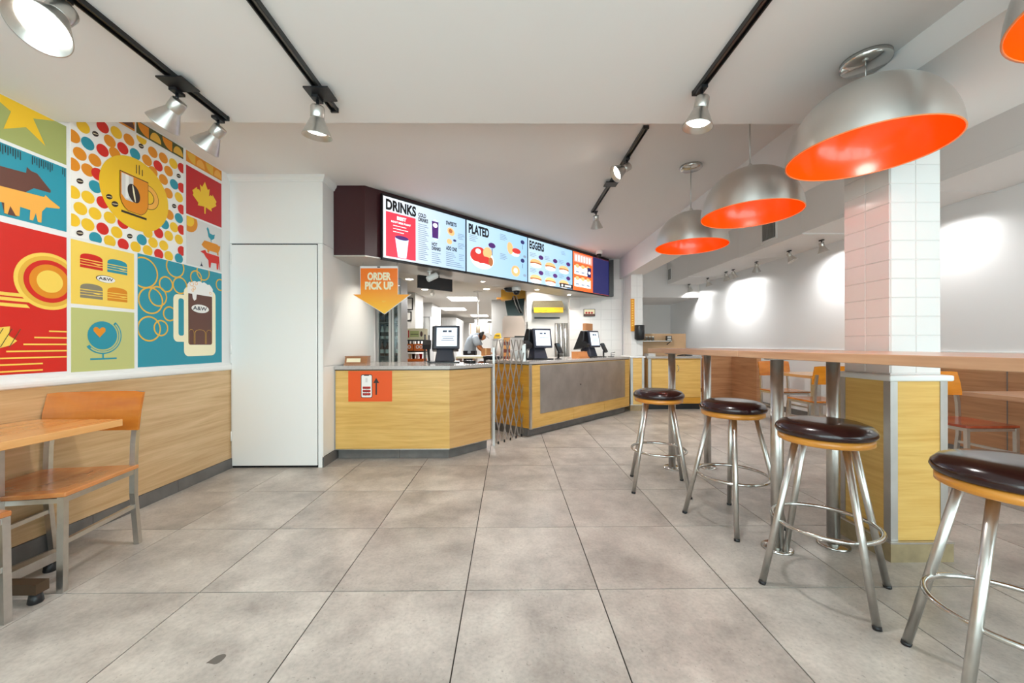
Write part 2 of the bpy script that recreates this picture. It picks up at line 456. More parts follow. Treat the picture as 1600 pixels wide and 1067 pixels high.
# ---- pantry block: flush door, cornice, laminate side panels
PX, PY = -1.717, 3.578
pw = struct(box(XL, PX - .008, PY + .012, 4.93, 0, ZC).build('wall_pantry', M_WALL))
box(XL + .001, PX, PY, PY + .011, 2.074, ZC).build('upper_panel', M_WHITE, pw)
box(XL + .001, -2.556, PY, PY + .011, .0, 2.07).build('jamb', M_WHITE, pw)
box(-1.762, PX, PY, PY + .011, .0, 2.07).build('jamb', M_WHITE, pw)
box(-2.556, -1.762, PY + .006, PY + .011, .0, 2.07).build('door_recess', M_BLACK, pw)
d1 = struct(box(-2.548, -1.768, PY - .012, PY + .005, .022, 2.058).build('door_1', M_WHITE, bevel=.003), 'flush white pantry door')
for z in (.25, 1.05, 1.88):
    MB().tube([(-2.553, PY - .012, z), (-2.553, PY - .012, z + .09)], .006, 8).build('hinge', M_WHITE, d1)
mb = MB(); pr = [(0, 2.642), (.012, 2.645), (.016, 2.66), (.03, 2.678), (.034, 2.70), (0, 2.70)]; n = len(pr)
path = [((XL, PY), (0, -1)), ((PX, PY), (1, -1)), ((PX, 3.80), (1, 0))]
mb.add([(p[0] + d[0] * q[0], p[1] + d[1] * q[0], q[1] - .001) for p, d in path for q in pr],
       [(k * n + i, k * n + (i + 1) % n, (k + 1) * n + (i + 1) % n, (k + 1) * n + i) for k in range(2) for i in range(n)] + [tuple(range(n)), tuple(range(2 * n, 3 * n))[::-1]])
struct(mb.build('trim_3', M_WHITE))
for a, b in ((.10, .93), (.935, 2.07), (2.075, 2.64)):
    box(PX - .007, PX, PY + .012, 4.93, a, b).build('side_panel', M_LAM, pw)
box(PX - .007, PX + .006, PY - .0, 4.2, .0, .095).build('skirting_tile', M_BASE, pw)

# ---- tiled wall behind the right till, tiled pillars
def tile_face(parent, o, u, nrm, wd, z0, z1, nu, nv, gap=.0018, proud=.003):
    """glazed tiles on a face: o = corner at floor plan, u = direction along the face"""
    u = Vector(u); nrm = Vector(nrm); tw = wd / nu; th = (z1 - z0) / nv
    mb = MB()
    c = [(-tw / 2 + gap, 0), (tw / 2 - gap, 0)]
    vs = []
    for depth in (0, proud):
        e = 0 if depth == 0 else .0015
        for a, b in ((-tw / 2 + gap + e, gap + e), (tw / 2 - gap - e, gap + e), (tw / 2 - gap - e, th - gap - e), (-tw / 2 + gap + e, th - gap - e)):
            vs.append(u * a + Vector((0, 0, b)) + nrm * depth)
    mb.add(vs, [(4, 5, 6, 7), (0, 1, 5, 4), (1, 2, 6, 5), (2, 3, 7, 6), (3, 0, 4, 7)])
    me = mb.mesh('tile'); me.materials.append(M_WTILE)
    at = Vector(parent['_at'])
    share(me, parent, [Vector(o) + u * ((i + .5) * tw) + Vector((0, 0, z0 + j * th)) - at for i in range(nu) for j in range(nv)], 'tile')

tw = struct(box(1.12, 2.085, 7.06, 7.16, 0, ZC).build('wall_back', M_TGROUT))
tile_face(tw, (1.12, 7.06, 0), (1, 0, 0), (0, -1, 0), .965, .10, 2.33, 5, 12)

def pillar(x0, x1, y0, y1, zt, label, nx, ny, zc=.955, rows=13, clad=.03):
    t = thing('tiled_pillar', label, 'pillar', ((x0 + x1) / 2, (y0 + y1) / 2, 0))
    core = box(x0 + clad, x1 - clad, y0 + clad, y1 - clad, 0, zt).build('core', M_TGROUT, t)
    c0, c1, e0, e1 = x0 + clad, x1 - clad, y0 + clad, y1 - clad
    z0, z1 = zc + .02, zt
    tile_face(t, (c0, e0, 0), (1, 0, 0), (0, -1, 0), c1 - c0, z0, z1, nx, rows)
    tile_face(t, (c1, e1, 0), (-1, 0, 0), (0, 1, 0), c1 - c0, z0, z1, nx, rows)
    tile_face(t, (c0, e1, 0), (0, -1, 0), (-1, 0, 0), e1 - e0, z0, z1, ny, rows)
    tile_face(t, (c1, e0, 0), (0, 1, 0), (1, 0, 0), e1 - e0, z0, z1, ny, rows)
    # wood-clad foot with steel corner angles, ledge and stone skirting
    a = .016
    box(x0 + a, x1 - a, y0 + a, y0 + clad - .001, .105, zc - .02).build('cladding', M_WYEL, t)
    box(x0 + a, x1 - a, y1 - clad + .001, y1 - a, .105, zc - .02).build('cladding', M_WYEL, t)
    box(x0 + a, x0 + clad - .001, y0 + a, y1 - a, .105, zc - .02).build('cladding', M_WYEL, t)
    box(x1 - clad + .001, x1 - a, y0 + a, y1 - a, .105, zc - .02).build('cladding', M_WYEL, t)
    s = .034; k = .004
    for cx, sx in ((x0 + a, 1), (x1 - a, -1)):
        for cy, sy in ((y0 + a, 1), (y1 - a, -1)):
            mb = MB()
            xa, xb = sorted((cx - sx * k, cx + sx * s)); ya, yb = sorted((cy - sy * k, cy))
            mb.box(xa, xb, ya, yb, .105, zc - .02)
            xa, xb = sorted((cx - sx * k, cx)); ya, yb = sorted((cy, cy + sy * s))
            mb.box(xa, xb, ya, yb, .105, zc - .02)
            mb.build('steel_corner', M_STEELD, t)
    MB().box(x0 - .006, x1 + .006, y0 - .006, y1 + .006, zc - .019, zc + .012).build('ledge', M_WHITE, t, bevel=.008)
    MB().box(x0 - .002, x1 + .002, y0 - .002, y1 + .002, 0, .095).build('skirting', P('stone_skirting', (150, 132, 100), .6, var=.2, vscale=14), t)
    MB().box(x0 - .004, x1 + .004, y0 - .004, y1 + .004, .095, .104).build('skirting_trim', M_STEEL, t)
    return t
pillar(1.975, 2.30, 1.975, 2.31, 2.27, 'white tiled pillar with yellow wood-clad foot standing at the bar table', 2, 2)
p2 = pillar(2.07, 2.325, 6.54, 7.055, 2.33, 'far white tiled pillar at the end of the right till counter', 2, 4, zc=.92, rows=7)

# ---- dark soffit that carries the menu screens
CS = 5.21
so = struct(MB().prism([(-1.716, 3.80), (-1.41, 3.80), (7.055 - CS, 7.055), (1.13, 7.055), (-1.716, 7.055 - 1.13 - 1.716)], 2.012, ZC - .001).build('wall_menu_soffit', M_MAROON), 'dark maroon soffit over the tills')
MB().prism([(-1.716, 3.785), (-1.40, 3.785), (7.055 - CS + .03, 7.055), (1.12, 7.055), (-1.716, 7.055 - 1.12 - 1.716)], 2.0, 2.011).build('underside', P('soffit_underside', (196, 190, 182), .3, .3), so)

# ---- kitchen shell
kc = struct(MB().prism([(-1.718, 4.22), (1.118, 7.055), (1.118, 19.5), (-4, 19.5), (-4, 4.94), (-1.718, 4.94)], 2.25, 2.3).build('ceiling_kitchen', P('kitchen_ceiling', (222, 220, 214), .8)))
struct(box(-4, 1.12, 19.5, 19.6, 0, 2.3).build('wall_kitchen_back', P('kitchen_wall', (206, 204, 200), .6)))
struct(box(-4.1, -4, 4.94, 19.5, 0, 2.3).build('wall_kitchen_left', P('kitchen_wall', (206, 204, 200), .6)))
struct(box(1.12, 1.2, 7.165, 19.5, 0, 2.3).build('wall_kitchen_right', P('kitchen_wall', (206, 204, 200), .6)))
struct(box(-4, XL - .01, 4.84, 4.938, 0, 2.3).build('wall_kitchen_front', P('kitchen_wall', (206, 204, 200), .6)))

# ================================================================== MURAL PANELS ON THE LEFT WALL
MU = dict(teal=P('ink_teal', (30, 142, 162), .45), red=P('ink_red', (208, 30, 16), .45), crimson=P('ink_crimson', (186, 18, 24), .45), green=P('ink_green', (158, 166, 98), .45),
          pale=P('ink_pale_green', (190, 194, 124), .45), yel=P('ink_yellow', (236, 190, 34), .45), lemon=P('ink_lemon', (244, 208, 90), .45), ora=P('ink_orange', (222, 138, 20), .45),
          amber=P('ink_amber', (238, 172, 72), .45), brown=P('ink_brown', (96, 56, 44), .45), dark=P('ink_dark', (42, 26, 22), .45), white=P('ink_white', (240, 238, 234), .45),
          cream=P('ink_cream', (246, 236, 200), .45), grey=P('ink_grey', (214, 212, 210), .45), olive=P('ink_olive', (70, 76, 34), .45), taupe=P('ink_taupe', (136, 128, 108), .45), gold=P('ink_gold', (226, 176, 60), .45), navy=P('ink_navy', (30, 30, 56), .45))
def panel(name, label, y0, y1, z0, z1, base):
    t = thing(name, label, 'mural', (XL, (y0 + y1) / 2, z0), group='printed mural panels on the left wall')
    box(XL, XL + .002, y0, y1, z0, z1).build('backing', MU[base], t)
    return t, Print((XL + .002, 0, 0), (0, 1, 0), (0, 0, 1))
def key(c): return 'print_' + {'yel': 'yellow', 'ora': 'orange', 'red': 'red', 'teal': 'teal'}.get(c, c)
def pp(p, c, pts, layer=0): p.poly(key(c), MU[c], pts, layer)

t, p = panel('mural_poster', 'sage green mural panel with a big yellow star', 1.2, 2.262, 2.181, 2.406, 'green')
cx, cz, pts = 2.045, 2.40, []
pp(p, 'yel', [(2.160, 2.239), (2.074, 2.295), (1.982, 2.235), (2.012, 2.341), (1.90, 2.40), (1.92, 2.405), (2.206, 2.405), (2.105, 2.36)])
p.build(t)

t, p = panel('mural_poster', 'turquoise mural panel with a brown bear above an orange fox', 1.2, 2.262, 1.793, 2.162, 'teal')
pp(p, 'brown', [(1.5, 1.99), (1.62, 2.05), (1.971, 2.041), (2.074, 2.052), (2.077, 2.086), (2.095, 2.072), (2.122, 2.070), (2.185, 2.001), (2.182, 1.988), (2.107, 1.984), (2.071, 1.948), (2.04, 1.92), (2.035, 1.805), (1.985, 1.805), (1.97, 1.88), (1.62, 1.89), (1.6, 1.80), (1.54, 1.80)], 0)
pp(p, 'amber', [(1.62, 1.925), (1.971, 1.940), (2.153, 1.954), (2.159, 1.967), (2.18, 1.95), (2.228, 1.923), (2.225, 1.914), (2.162, 1.900), (2.143, 1.870), (2.140, 1.808), (2.124, 1.807), (2.115, 1.853), (2.103, 1.808), (2.088, 1.807), (2.091, 1.860), (2.048, 1.862), (2.045, 1.811), (2.030, 1.810), (2.008, 1.852), (1.997, 1.806), (1.984, 1.808), (1.984, 1.86), (1.70, 1.85), (1.69, 1.806), (1.66, 1.806)], 1)
for i in range(100):
    y = 1.25 + i * .0101
    if i % 14 > 9: continue
    p.rect('print_dark', MU['dark'], y, y + .0035, 2.152 - .03 - .022 * ((i * 7) % 5) / 5, 2.154, 0)
p.build(t)

t, p = panel('mural_poster', 'red mural panel with yellow comet rings and speed lines', 1.2, 2.262, .983, 1.76, 'red')
CL = (1.2, 2.262, .983, 1.76)
for cy in (2.178, 1.80):
    for r, c, L in ((.158, 'lemon', 0), (.140, 'gold', 1), (.118, 'red', 2), (.094, 'ora', 3), (.062, 'lemon', 4)):
        p.ell(key(c), MU[c], cy, 1.49, r, layer=L + (0 if cy > 2 else 5), n=48, clip=CL)
for y, z in ((2.174, 1.2125), (2.107, 1.1765), (2.060, 1.139), (1.990, 1.1025), (1.93, 1.0675)):
    p.rect('print_lemon', MU['lemon'], y, 2.262, z - .004, z + .004, 1)
for z in (1.034, .999): p.rect('print_lemon', MU['lemon'], 1.6, 2.145, z - .004, z + .004, 1)
for z, a in ((1.40, 1.3), (1.375, 1.4), (1.345, 1.3)): p.poly('print_streak', MU['lemon'], [(a, z - .007), (2.09, z - .012), (2.075, z + .006), (a, z + .007)], -.5)
pp(p, 'lemon', [(1.6, 1.10), (1.969, 1.121), (2.01, 1.135), (2.034, 1.157), (2.0, 1.185), (2.006, 1.232), (1.969, 1.225), (1.6, 1.2)], 1)
for k in range(5):
    a = 1.86 + k * .035
    p.poly('print_olive', MU['olive'], [(a, 1.125), (a + .004, 1.125), (a + .05, 1.22), (a + .046, 1.22)], 2)
p.build(t)

t, p = panel('mural_poster', 'white mural panel of coloured dots around a yellow disc with a coffee mug', 2.284, 3.067, 1.777, 2.588, 'white')
CL = (2.284, 3.067, 1.777, 2.588)
DOT = {'ora': [(2.332, 2.281), (2.416, 2.283), (2.376, 2.204), (2.296, 2.202), (2.506, 2.449), (2.631, 2.525), (2.537, 2.386), (2.761, 2.448), (2.806, 2.527), (2.891, 2.527), (2.934, 2.449), (2.891, 2.367), (2.933, 2.281), (2.941, 2.121), (2.296, 2.368), (2.806, 2.387)],
       'yel': [(2.296, 2.037), (2.376, 2.038), (2.334, 1.954), (2.416, 1.952), (2.295, 1.873), (2.375, 1.870), (2.504, 1.955), (2.548, 1.874), (2.504, 1.804), (2.676, 1.810), (2.547, 2.527), (2.976, 2.525), (3.025, 2.286), (2.981, 2.039), (2.935, 1.960), (2.806, 1.875), (2.892, 1.876), (2.764, 1.807), (3.024, 1.957), (2.934, 1.807), (2.350, 2.454), (2.766, 1.936), (2.35, 2.58), (2.72, 2.58)],
       'red': [(2.461, 2.367), (2.589, 2.445), (2.461, 2.038), (2.460, 1.871), (2.590, 1.947), (2.590, 1.806), (2.847, 2.448), (2.851, 1.957), (2.851, 1.802), (3.052, 2.525), (3.051, 2.370), (3.051, 2.200), (3.050, 2.039), (3.050, 1.874), (2.462, 2.517), (2.431, 2.203)],
       'teal': [(2.375, 2.365), (2.417, 2.119), (2.418, 1.799), (2.673, 2.448), (2.982, 2.369), (3.024, 2.123), (2.899, 2.037), (2.720, 1.872), (3.023, 1.809)]}
for c, l in DOT.items():
    for y, z in l: p.ell(key(c) + '_dot', MU[c], y, z, .0375, layer=0, n=24, clip=CL)
def bean(y, z, r, L, rot=.5):
    p.ell('print_bean', MU['dark'], y, z, r, r * .78, layer=L, n=20, rot=rot)
    p.ell('print_bean_lines', MU['cream'], y, z, r * .85, r * .10, layer=L + 1, n=14, rot=rot - .3)
for y, z in ((2.717, 2.526), (3.023, 2.452), (2.982, 2.202), (2.331, 2.117), (2.330, 1.806), (2.634, 1.873), (2.418, 2.448)): bean(y, z, .02, 0)
p.ell('print_disc', MU['yel'], 2.683, 2.172, .246, layer=2, n=64)
cup = [(2.567, 2.286), (2.762, 2.286), (2.762, 2.12), (2.752, 2.085), (2.735, 2.06), (2.71, 2.042), (2.62, 2.042), (2.595, 2.06), (2.577, 2.085), (2.567, 2.12)]
def grow(pts, k):
    a = sum(q[0] for q in pts) / len(pts); b = sum(q[1] for q in pts) / len(pts)
    return [(a + (x - a) * k, b + (z - b) * k) for x, z in pts]
p.ring('print_dark', MU['dark'], 2.762, 2.186, .046, .086, layer=3, n=24, t0=-PI / 2, t1=PI / 2)
p.ring('print_amber', MU['amber'], 2.762, 2.186, .050, .082, layer=4, n=24, t0=-PI / 2, t1=PI / 2)
pp(p, 'dark', grow(cup, 1.035), 5); pp(p, 'ora', cup, 6)
p.poly('print_grey', MU['grey'], [(2.574, 2.28), (2.655, 2.28), (2.655, 2.11), (2.60, 2.11), (2.574, 2.14)], 7)
p.poly('print_white', MU['white'], [(2.60, 2.28), (2.622, 2.28), (2.622, 2.12), (2.60, 2.12)], 8)
p.ell('print_bean', MU['dark'], 2.657, 2.170, .062, .042, layer=9, rot=1.9)
p.ell('print_bean_lines', MU['cream'], 2.657, 2.170, .058, .006, layer=10, rot=1.75)
p.poly('print_dark', MU['dark'], [(2.575, 2.018), (2.753, 2.018), (2.753, 2.033), (2.575, 2.033)], 3)
for y, a, b in ((2.680, 2.318, 2.378), (2.700, 2.318, 2.384), (2.722, 2.318, 2.362)): p.rect('print_dark', MU['dark'], y - .003, y + .003, a, b, 3)
bean(2.498, 2.088, .021, 3); bean(2.534, 2.054, .023, 3)
p.build(t)

for y0, y1, base, c1, c2, lab in ((2.30, 2.672, 'ora', 'amber', 'brown', 'orange mural strip of half rounds under the lowered ceiling'), (2.686, 3.068, 'olive', 'ora', 'gold', 'dark green mural strip of orange half rounds above the dots'), (3.096, 3.475, 'ora', 'gold', 'amber', 'orange mural strip of half rounds above the maple leaf')):
    t, p = panel('mural_poster', lab, y0, y1, 2.604, 2.692, base)
    k = (y1 - y0) / 4
    for i in range(4):
        a = y0 + i * k
        if i % 2: p.ell(key(c2), MU[c2], a + k / 2, 2.615, k * .46, .062, layer=0, n=18, t0=0, t1=PI)
        else: p.ell(key(c1), MU[c1], a + k * .94, 2.685, k * .88, .076, layer=0, n=14, t0=PI, t1=1.5 * PI); p.poly(key(c1), MU[c1], [(a + k * .06, 2.685), (a + k * .94, 2.609), (a + k * .94, 2.685)], 0)
    p.build(t)

t, p = panel('mural_poster', 'red mural panel with a yellow maple leaf', 3.096, 3.472, 2.185, 2.575, 'crimson')
half = [(0, .14), (.03, .085), (.052, .098), (.045, .035), (.062, .052), (.082, .047), (.082, .065), (.13, .018), (.118, -.002), (.128, -.018), (.07, -.062), (.075, -.085), (.008, -.072), (.006, -.13)]
lf = [(3.283 + x, 2.375 + y) for x, y in half] + [(3.283 - x, 2.375 + y) for x, y in half[::-1]]
p.poly('print_leaf', MU['yel'], lf[:-1], 0); p.build(t)

t, p = panel('mural_poster', 'pale grey mural panel with a bird, a pig and a cow stacked up', 3.096, 3.472, 1.785, 2.17, 'grey')
p.ell('print_orange', MU['ora'], 3.12, 2.13, .085, layer=0, n=24, clip=(3.096, 3.472, 1.785, 2.17)); p.ell('print_yellow', MU['yel'], 3.12, 2.14, .05, layer=1, n=24, clip=(3.096, 3.472, 1.785, 2.17))
pp(p, 'teal', [(3.30, 2.125), (3.312, 2.142), (3.325, 2.125), (3.335, 2.095), (3.37, 2.09), (3.392, 2.10), (3.385, 2.062), (3.36, 2.045), (3.352, 2.045), (3.355, 2.022), (3.349, 2.022), (3.344, 2.047), (3.32, 2.06), (3.312, 2.10)], 0)
pp(p, 'ora', [(3.245, 1.975), (3.262, 2.0), (3.275, 2.018), (3.30, 2.02), (3.42, 2.02), (3.442, 2.008), (3.455, 2.018), (3.452, 1.985), (3.435, 1.955), (3.435, 1.925), (3.42, 1.925), (3.415, 1.945), (3.33, 1.945), (3.325, 1.925), (3.31, 1.925), (3.305, 1.948), (3.27, 1.955)], 0)
pp(p, 'red', [(3.232, 1.915), (3.25, 1.925), (3.285, 1.94), (3.30, 1.92), (3.44, 1.918), (3.452, 1.80), (3.446, 1.80), (3.437, 1.86), (3.43, 1.80), (3.412, 1.80), (3.41, 1.85), (3.35, 1.845), (3.342, 1.80), (3.325, 1.80), (3.318, 1.86), (3.29, 1.88), (3.27, 1.905)], 0)
pp(p, 'navy', [(3.23, 1.795), (3.262, 1.795), (3.25, 1.81), (3.245, 1.835), (3.24, 1.81)], 0)
p.build(t)

t, p = panel('mural_poster', 'yellow mural panel with four coloured burgers and an oval logo', 2.285, 2.666, 1.38, 1.76, 'lemon')
for y0, z0, c in ((2.331, 1.602, 'red'), (2.488, 1.602, 'teal'), (2.331, 1.419, 'taupe'), (2.488, 1.419, 'ora')):
    W = .129
    p.poly(key(c), MU[c], [(y0, z0 + .056)] + [(y0 + W / 2 - W / 2 * math.cos(PI * i / 12), z0 + .058 + .034 * math.sin(PI * i / 12) ** .6) for i in range(13)] + [(y0 + W, z0 + .056)], 0)
    p.poly(key(c), MU[c], [(y0, z0 + .04), (y0 + W, z0 + .04), (y0 + W, z0 + .05), (y0, z0 + .05)], 0)
    p.poly(key(c), MU[c], [(y0, z0 + .024), (y0 + W, z0 + .024), (y0 + W, z0 + .036), (y0 + W * .8, z0 + .029), (y0 + W * .55, z0 + .036), (y0, z0 + .036)], 0)
    p.poly(key(c), MU[c], [(y0, z0 + .002), (y0 + W, z0 + .002), (y0 + W, z0 + .019), (y0, z0 + .019)], 0)
def logo(p, y, z, wd, ht, L):
    p.ell('print_logo_rim', MU['brown'], y, z, wd / 2, ht / 2, layer=L, n=32)
    p.ell('print_logo_oval', MU['white'], y + wd * .02, z - ht * .02, wd * .475, ht * .46, layer=L + 1, n=32)
    p.text('print_logo_letters', MU['navy'], 'A&W', y - wd * .38, z - ht * .2, wd * .76, ht * .42, L + 2, .02)
logo(p, 2.478, 1.555, .118, .046, 0)
p.build(t)

t, p = panel('mural_poster', 'pale green mural panel with a blue desk globe and a heart', 2.285, 2.666, .975, 1.357, 'pale')
p.ell('print_globe', MU['teal'], 2.46, 1.196, .089, layer=0, n=40)
p.ring('print_teal', MU['teal'], 2.46, 1.196, .098, .118, layer=0, n=32, t0=-2.5, t1=.85)
p.ring('print_pale_green', MU['pale'], 2.46, 1.196, .102, .110, layer=1, n=32, t0=-2.3, t1=.75)
p.poly('print_heart', MU['ora'], [(2.44, 1.182), (2.405, 1.222), (2.404, 1.238), (2.414, 1.247), (2.428, 1.246), (2.44, 1.234), (2.452, 1.246), (2.466, 1.247), (2.476, 1.238), (2.475, 1.222)], 1)
p.rect('print_teal', MU['teal'], 2.456, 2.466, 1.052, 1.082, 0); p.rect('print_teal', MU['teal'], 2.386, 2.546, 1.043, 1.054, 0)
p.build(t)

t, p = panel('mural_poster', 'turquoise mural panel with a frothy root beer mug and rising bubbles', 2.692, 3.472, .98, 1.772, 'teal')
CL = (2.692, 3.472, .98, 1.772)
for y, z, r in ((2.735, 1.645, .105), (2.992, 1.735, .077), (2.911, 1.590, .055), (3.034, 1.600, .062), (2.788, 1.454, .092), (2.844, 1.491, .070), (2.941, 1.371, .052), (2.775, 1.251, .086), (2.868, 1.260, .055), (3.189, 1.688, .055), (3.262, 1.746, .065), (3.454, 1.669, .048)):
    p.ring('print_bubble', MU['gold'], y, z, r - .0055, r + .0055, layer=0, clip=CL, n=40)
def rr(a0, a1, b0, b1, r, n=5):
    o = []
    for cx, cz, t0 in ((a1 - r, b0 + r, -PI / 2), (a1 - r, b1 - r, 0), (a0 + r, b1 - r, PI / 2), (a0 + r, b0 + r, PI)):
        o += [(cx + r * math.cos(t0 + PI / 2 * i / n), cz + r * math.sin(t0 + PI / 2 * i / n)) for i in range(n + 1)]
    return o
p.poly('print_mug', MU['cream'], rr(2.972, 3.12, 1.16, 1.53, .04), 1); p.poly('print_handle_hole', MU['teal'], rr(3.017, 3.068, 1.208, 1.50, .02), 2)
p.poly('print_mug', MU['cream'], rr(3.066, 3.395, 1.045, 1.60, .045), 3)
p.poly('print_beer', MU['brown'], rr(3.107, 3.355, 1.137, 1.56, .02), 4)
foam = [(3.098, 1.55)] + [(3.098 + .264 * i / 14, 1.62 + .04 * abs(math.sin(PI * i / 14)) ** .5 + .006 * math.sin(i * 2.2)) for i in range(15)] + [(3.362, 1.55), (3.19, 1.55), (3.185, 1.51), (3.165, 1.495), (3.15, 1.515), (3.145, 1.55)]
p.poly('print_foam', MU['white'], foam, 5)
for y, z, r in ((3.14, 1.63, .018), (3.165, 1.60, .012), (3.185, 1.64, .012), (3.335, 1.58, .01), (3.15, 1.58, .01)): p.ring('print_foam_bubble', MU['amber'], y, z, r - .002, r + .002, layer=6, n=16)
for a, b in ((3.107, 3.164), (3.164, 3.285), (3.285, 3.355)):
    q = [(a + .004, 1.14), (a + .004, 1.235)] + [((a + b) / 2 - ((b - a) / 2 - .004) * math.cos(PI * i / 8), 1.235 + .028 * math.sin(PI * i / 8)) for i in range(1, 8)] + [(b - .004, 1.235), (b - .004, 1.14)]
    q2 = grow(q, .93)
    p.put('print_gold', MU['gold'], q + q2, [(i, i + 1, len(q) + i + 1, len(q) + i) for i in range(len(q) - 1)], 6)
logo(p, 3.222, 1.437, .19, .075, 6)
p.build(t)

# ================================================================== TILL COUNTERS
def seg(mb, p, q, th, z0, z1, out=0.0):
    """upright slab along p->q in plan, th thick to the left, moved out to the right by out"""
    p = Vector((p[0], p[1])); q = Vector((q[0], q[1])); d = (q - p).normalized(); nl = Vector((-d.y, d.x))
    p = p - nl * out; q = q - nl * out
    return mb.prism([tuple(p), tuple(q), tuple(q + nl * th), tuple(p + nl * th)], z0, z1)
def seam_tiles(parent, p, q, z0, z1, step, nm='kick_tile', mat=None, off=0.0):
    p = Vector(p); q = Vector(q); L = (q - p).length; d = (q - p) / L; a = 0
    while a < L - .01:
        b = min(a + step, L)
        seg(MB(), tuple(p + d * (a + .002)), tuple(p + d * (b - .002)), .012, z0, z1, off).build(nm, mat or M_BASE, parent)
        a = b

A, B, C, D, E_ = (-1.712, 3.81), (-.585, 3.81), (-.185, 4.21), (-.70, 4.725), (-1.712, 4.725)
lc = thing('till_counter', 'left till counter with golden oak front and angled right end', 'counter', (-1.0, 4.3, 0))
MB().prism([(-1.705, 3.87), (-.61, 3.87), (-.27, 4.21), (-.72, 4.66), (-1.705, 4.66)], 0.0, .885).build('carcass', M_BASE, lc)
seg(MB(), A, B, .02, .106, .880).build('front_panel', M_WCOUNT, lc)
seg(MB(), B, C, .02, .106, .880).build('front_panel', wood('angled_oak', (196, 150, 90), (216, 176, 118), (1.3, 1.3, 24)), lc)
seg(MB(), C, D, .02, .106, .880).build('end_panel', M_WCOUNT, lc)
for p_, q_ in ((A, B), (B, C), (C, D)):
    seg(MB(), p_, q_, .022, .098, .1055, .001).build('edge_strip', M_STEEL, lc)
seg(MB(), (-.190, 4.205), (-.18, 4.215), .012, .098, .885, .004).build('corner_strip', M_STEEL, lc)
box(-1.715, -1.706, 3.804, 3.812, .098, .885).build('corner_strip', M_STEELD, lc)
seam_tiles(lc, (-1.70, 3.858), (-.60, 3.858), .002, .095, .61)
seam_tiles(lc, (-.60, 3.862), (-.24, 4.222), .002, .095, .61)
lt = tag(MB().prism([(-1.713, 3.795), (-.579, 3.795), (-.165, 4.209), (-.70, 4.745), (-1.713, 4.745)], .89, .925).build('counter_top', M_TOP, at=(-1.0, 4.3, .89), bevel=.003), 'grey stone worktop on the left till counter', 'worktop')
MB().prism([(-1.71, 3.803), (-.583, 3.803), (-.177, 4.209), (-.70, 4.735), (-1.71, 4.735)], .881, .8895).build('shadow_gap', M_BLACK, lc)

Pq, Qq = (.262, 4.675), (2.02, 6.433)
inn = Vector((-.7071, .7071)) * .75
rc = thing('till_counter', 'right till counter with a stainless steel plate on its oak front', 'counter', (.9, 5.8, 0))
def al(t_): return (Pq[0] + t_, Pq[1] + t_)
MB().prism([(.262 - .04, 4.675 + .06), (2.0 - .05, 6.433 + .03), (1.50, 6.95), (.262 - .53, 4.675 + .53)], .0, .885).build('carcass', M_BASE, rc)
for a_, b_ in ((0, .63), (.634, 1.20), (1.204, 1.758)):
    seg(MB(), al(a_), al(b_), .02, .106, .880).build('front_panel', M_WCOUNT, rc)
seg(MB(), al(.13), al(1.65), .004, .27, .872, .0045).build('steel_plate', M_STEELD, rc)
mb = MB(); mb.M = Matrix.Translation((*al(.75), .57)) @ Matrix.Rotation(PI / 4, 4, 'Z') @ Matrix.Rotation(PI / 2, 4, 'X'); mb.lathe([(.010, .0), (.010, .008)], 14)
mb.build('bolt', M_BLACK, rc)
seg(MB(), (Pq[0] - .55, Pq[1] + .55), Pq, .02, .106, .880).build('end_panel', M_WGOLD, rc)
seg(MB(), Pq, al(1.758), .022, .098, .1055, .001).build('edge_strip', M_STEEL, rc)
seg(MB(), al(-.004), al(.02), .02, .098, .885, .004).build('corner_strip', M_STEEL, rc)
seam_tiles(rc, (.262 - .03, 4.675 + .05), (1.94, 6.433), .002, .095, .61)
MB().prism([(.255, 4.675), (2.02, 6.44), (1.50, 6.95), (.255 - .53, 4.675 + .53)], .881, .8895).build('shadow_gap', M_BLACK, rc)
tag(MB().prism([(.25, 4.657), (2.03, 6.437), (1.46, 7.04), (.25 - .56, 4.657 + .56)], .89, .925).build('counter_top', M_TOP, at=(.9, 5.8, .89), bevel=.003), 'grey stone worktop on the right till counter', 'worktop')

# ---- folding scissor gate between the counters
gd = Vector((.35, .45)).normalized(); g0 = Vector((-.15, 4.345)); GL, GH = .545, 1.19
gt = thing('scissor_gate', 'folding grey steel lattice gate between the two till counters', 'gate', (0, 4.57, 0))
def gp(s_, z_, o_): return (g0.x + gd.x * s_ + gd.y * o_, g0.y + gd.y * s_ - gd.x * o_, z_)
M_GATE = P('galvanised_strip', (176, 172, 168), .35, .8)
step, rise = .112, .36
k = step / rise
for fam in (1, -1):
    i = -8
    while i < 14:
        s0 = i * step + (0 if fam == 1 else 0)
        # s = s0 + fam*k*z ; clip to 0..GL
        zs = [z for z in (0.0, GH)]
        za, zb = 0.02, GH
        if fam == 1:
            za = max(za, (0 - s0) / k); zb = min(zb, (GL - s0) / k)
        else:
            za = max(za, (s0 - GL) / k); zb = min(zb, s0 / k)
        if zb - za > .05:
            o_ = .004 * fam
            MB().bar(gp(s0 + fam * k * za, za, o_), gp(s0 + fam * k * zb, zb, o_), .017, .004, up=(gd.y, -gd.x, 0)).build('lattice_bar', M_GATE, gt)
        i += 1
for s_ in [j * step for j in range(5)]:
    MB().tube([gp(s_ + .05, 0.0, 0), gp(s_ + .05, .03, 0)], .009, 8).build('foot', M_BLACK, gt)
box(g0.x - .03, g0.x - .005, g0.y - .03, g0.y - .005, 0, 1.10).build('end_post', M_STEELD, gt)
gs = tag(MB().box(.165, .215, 4.80, 4.86, 0, 1.14).build('gate_post', M_STEELD, at=(.19, 4.83, 0), bevel=.003), 'square steel gate post at the corner of the right counter', 'post')

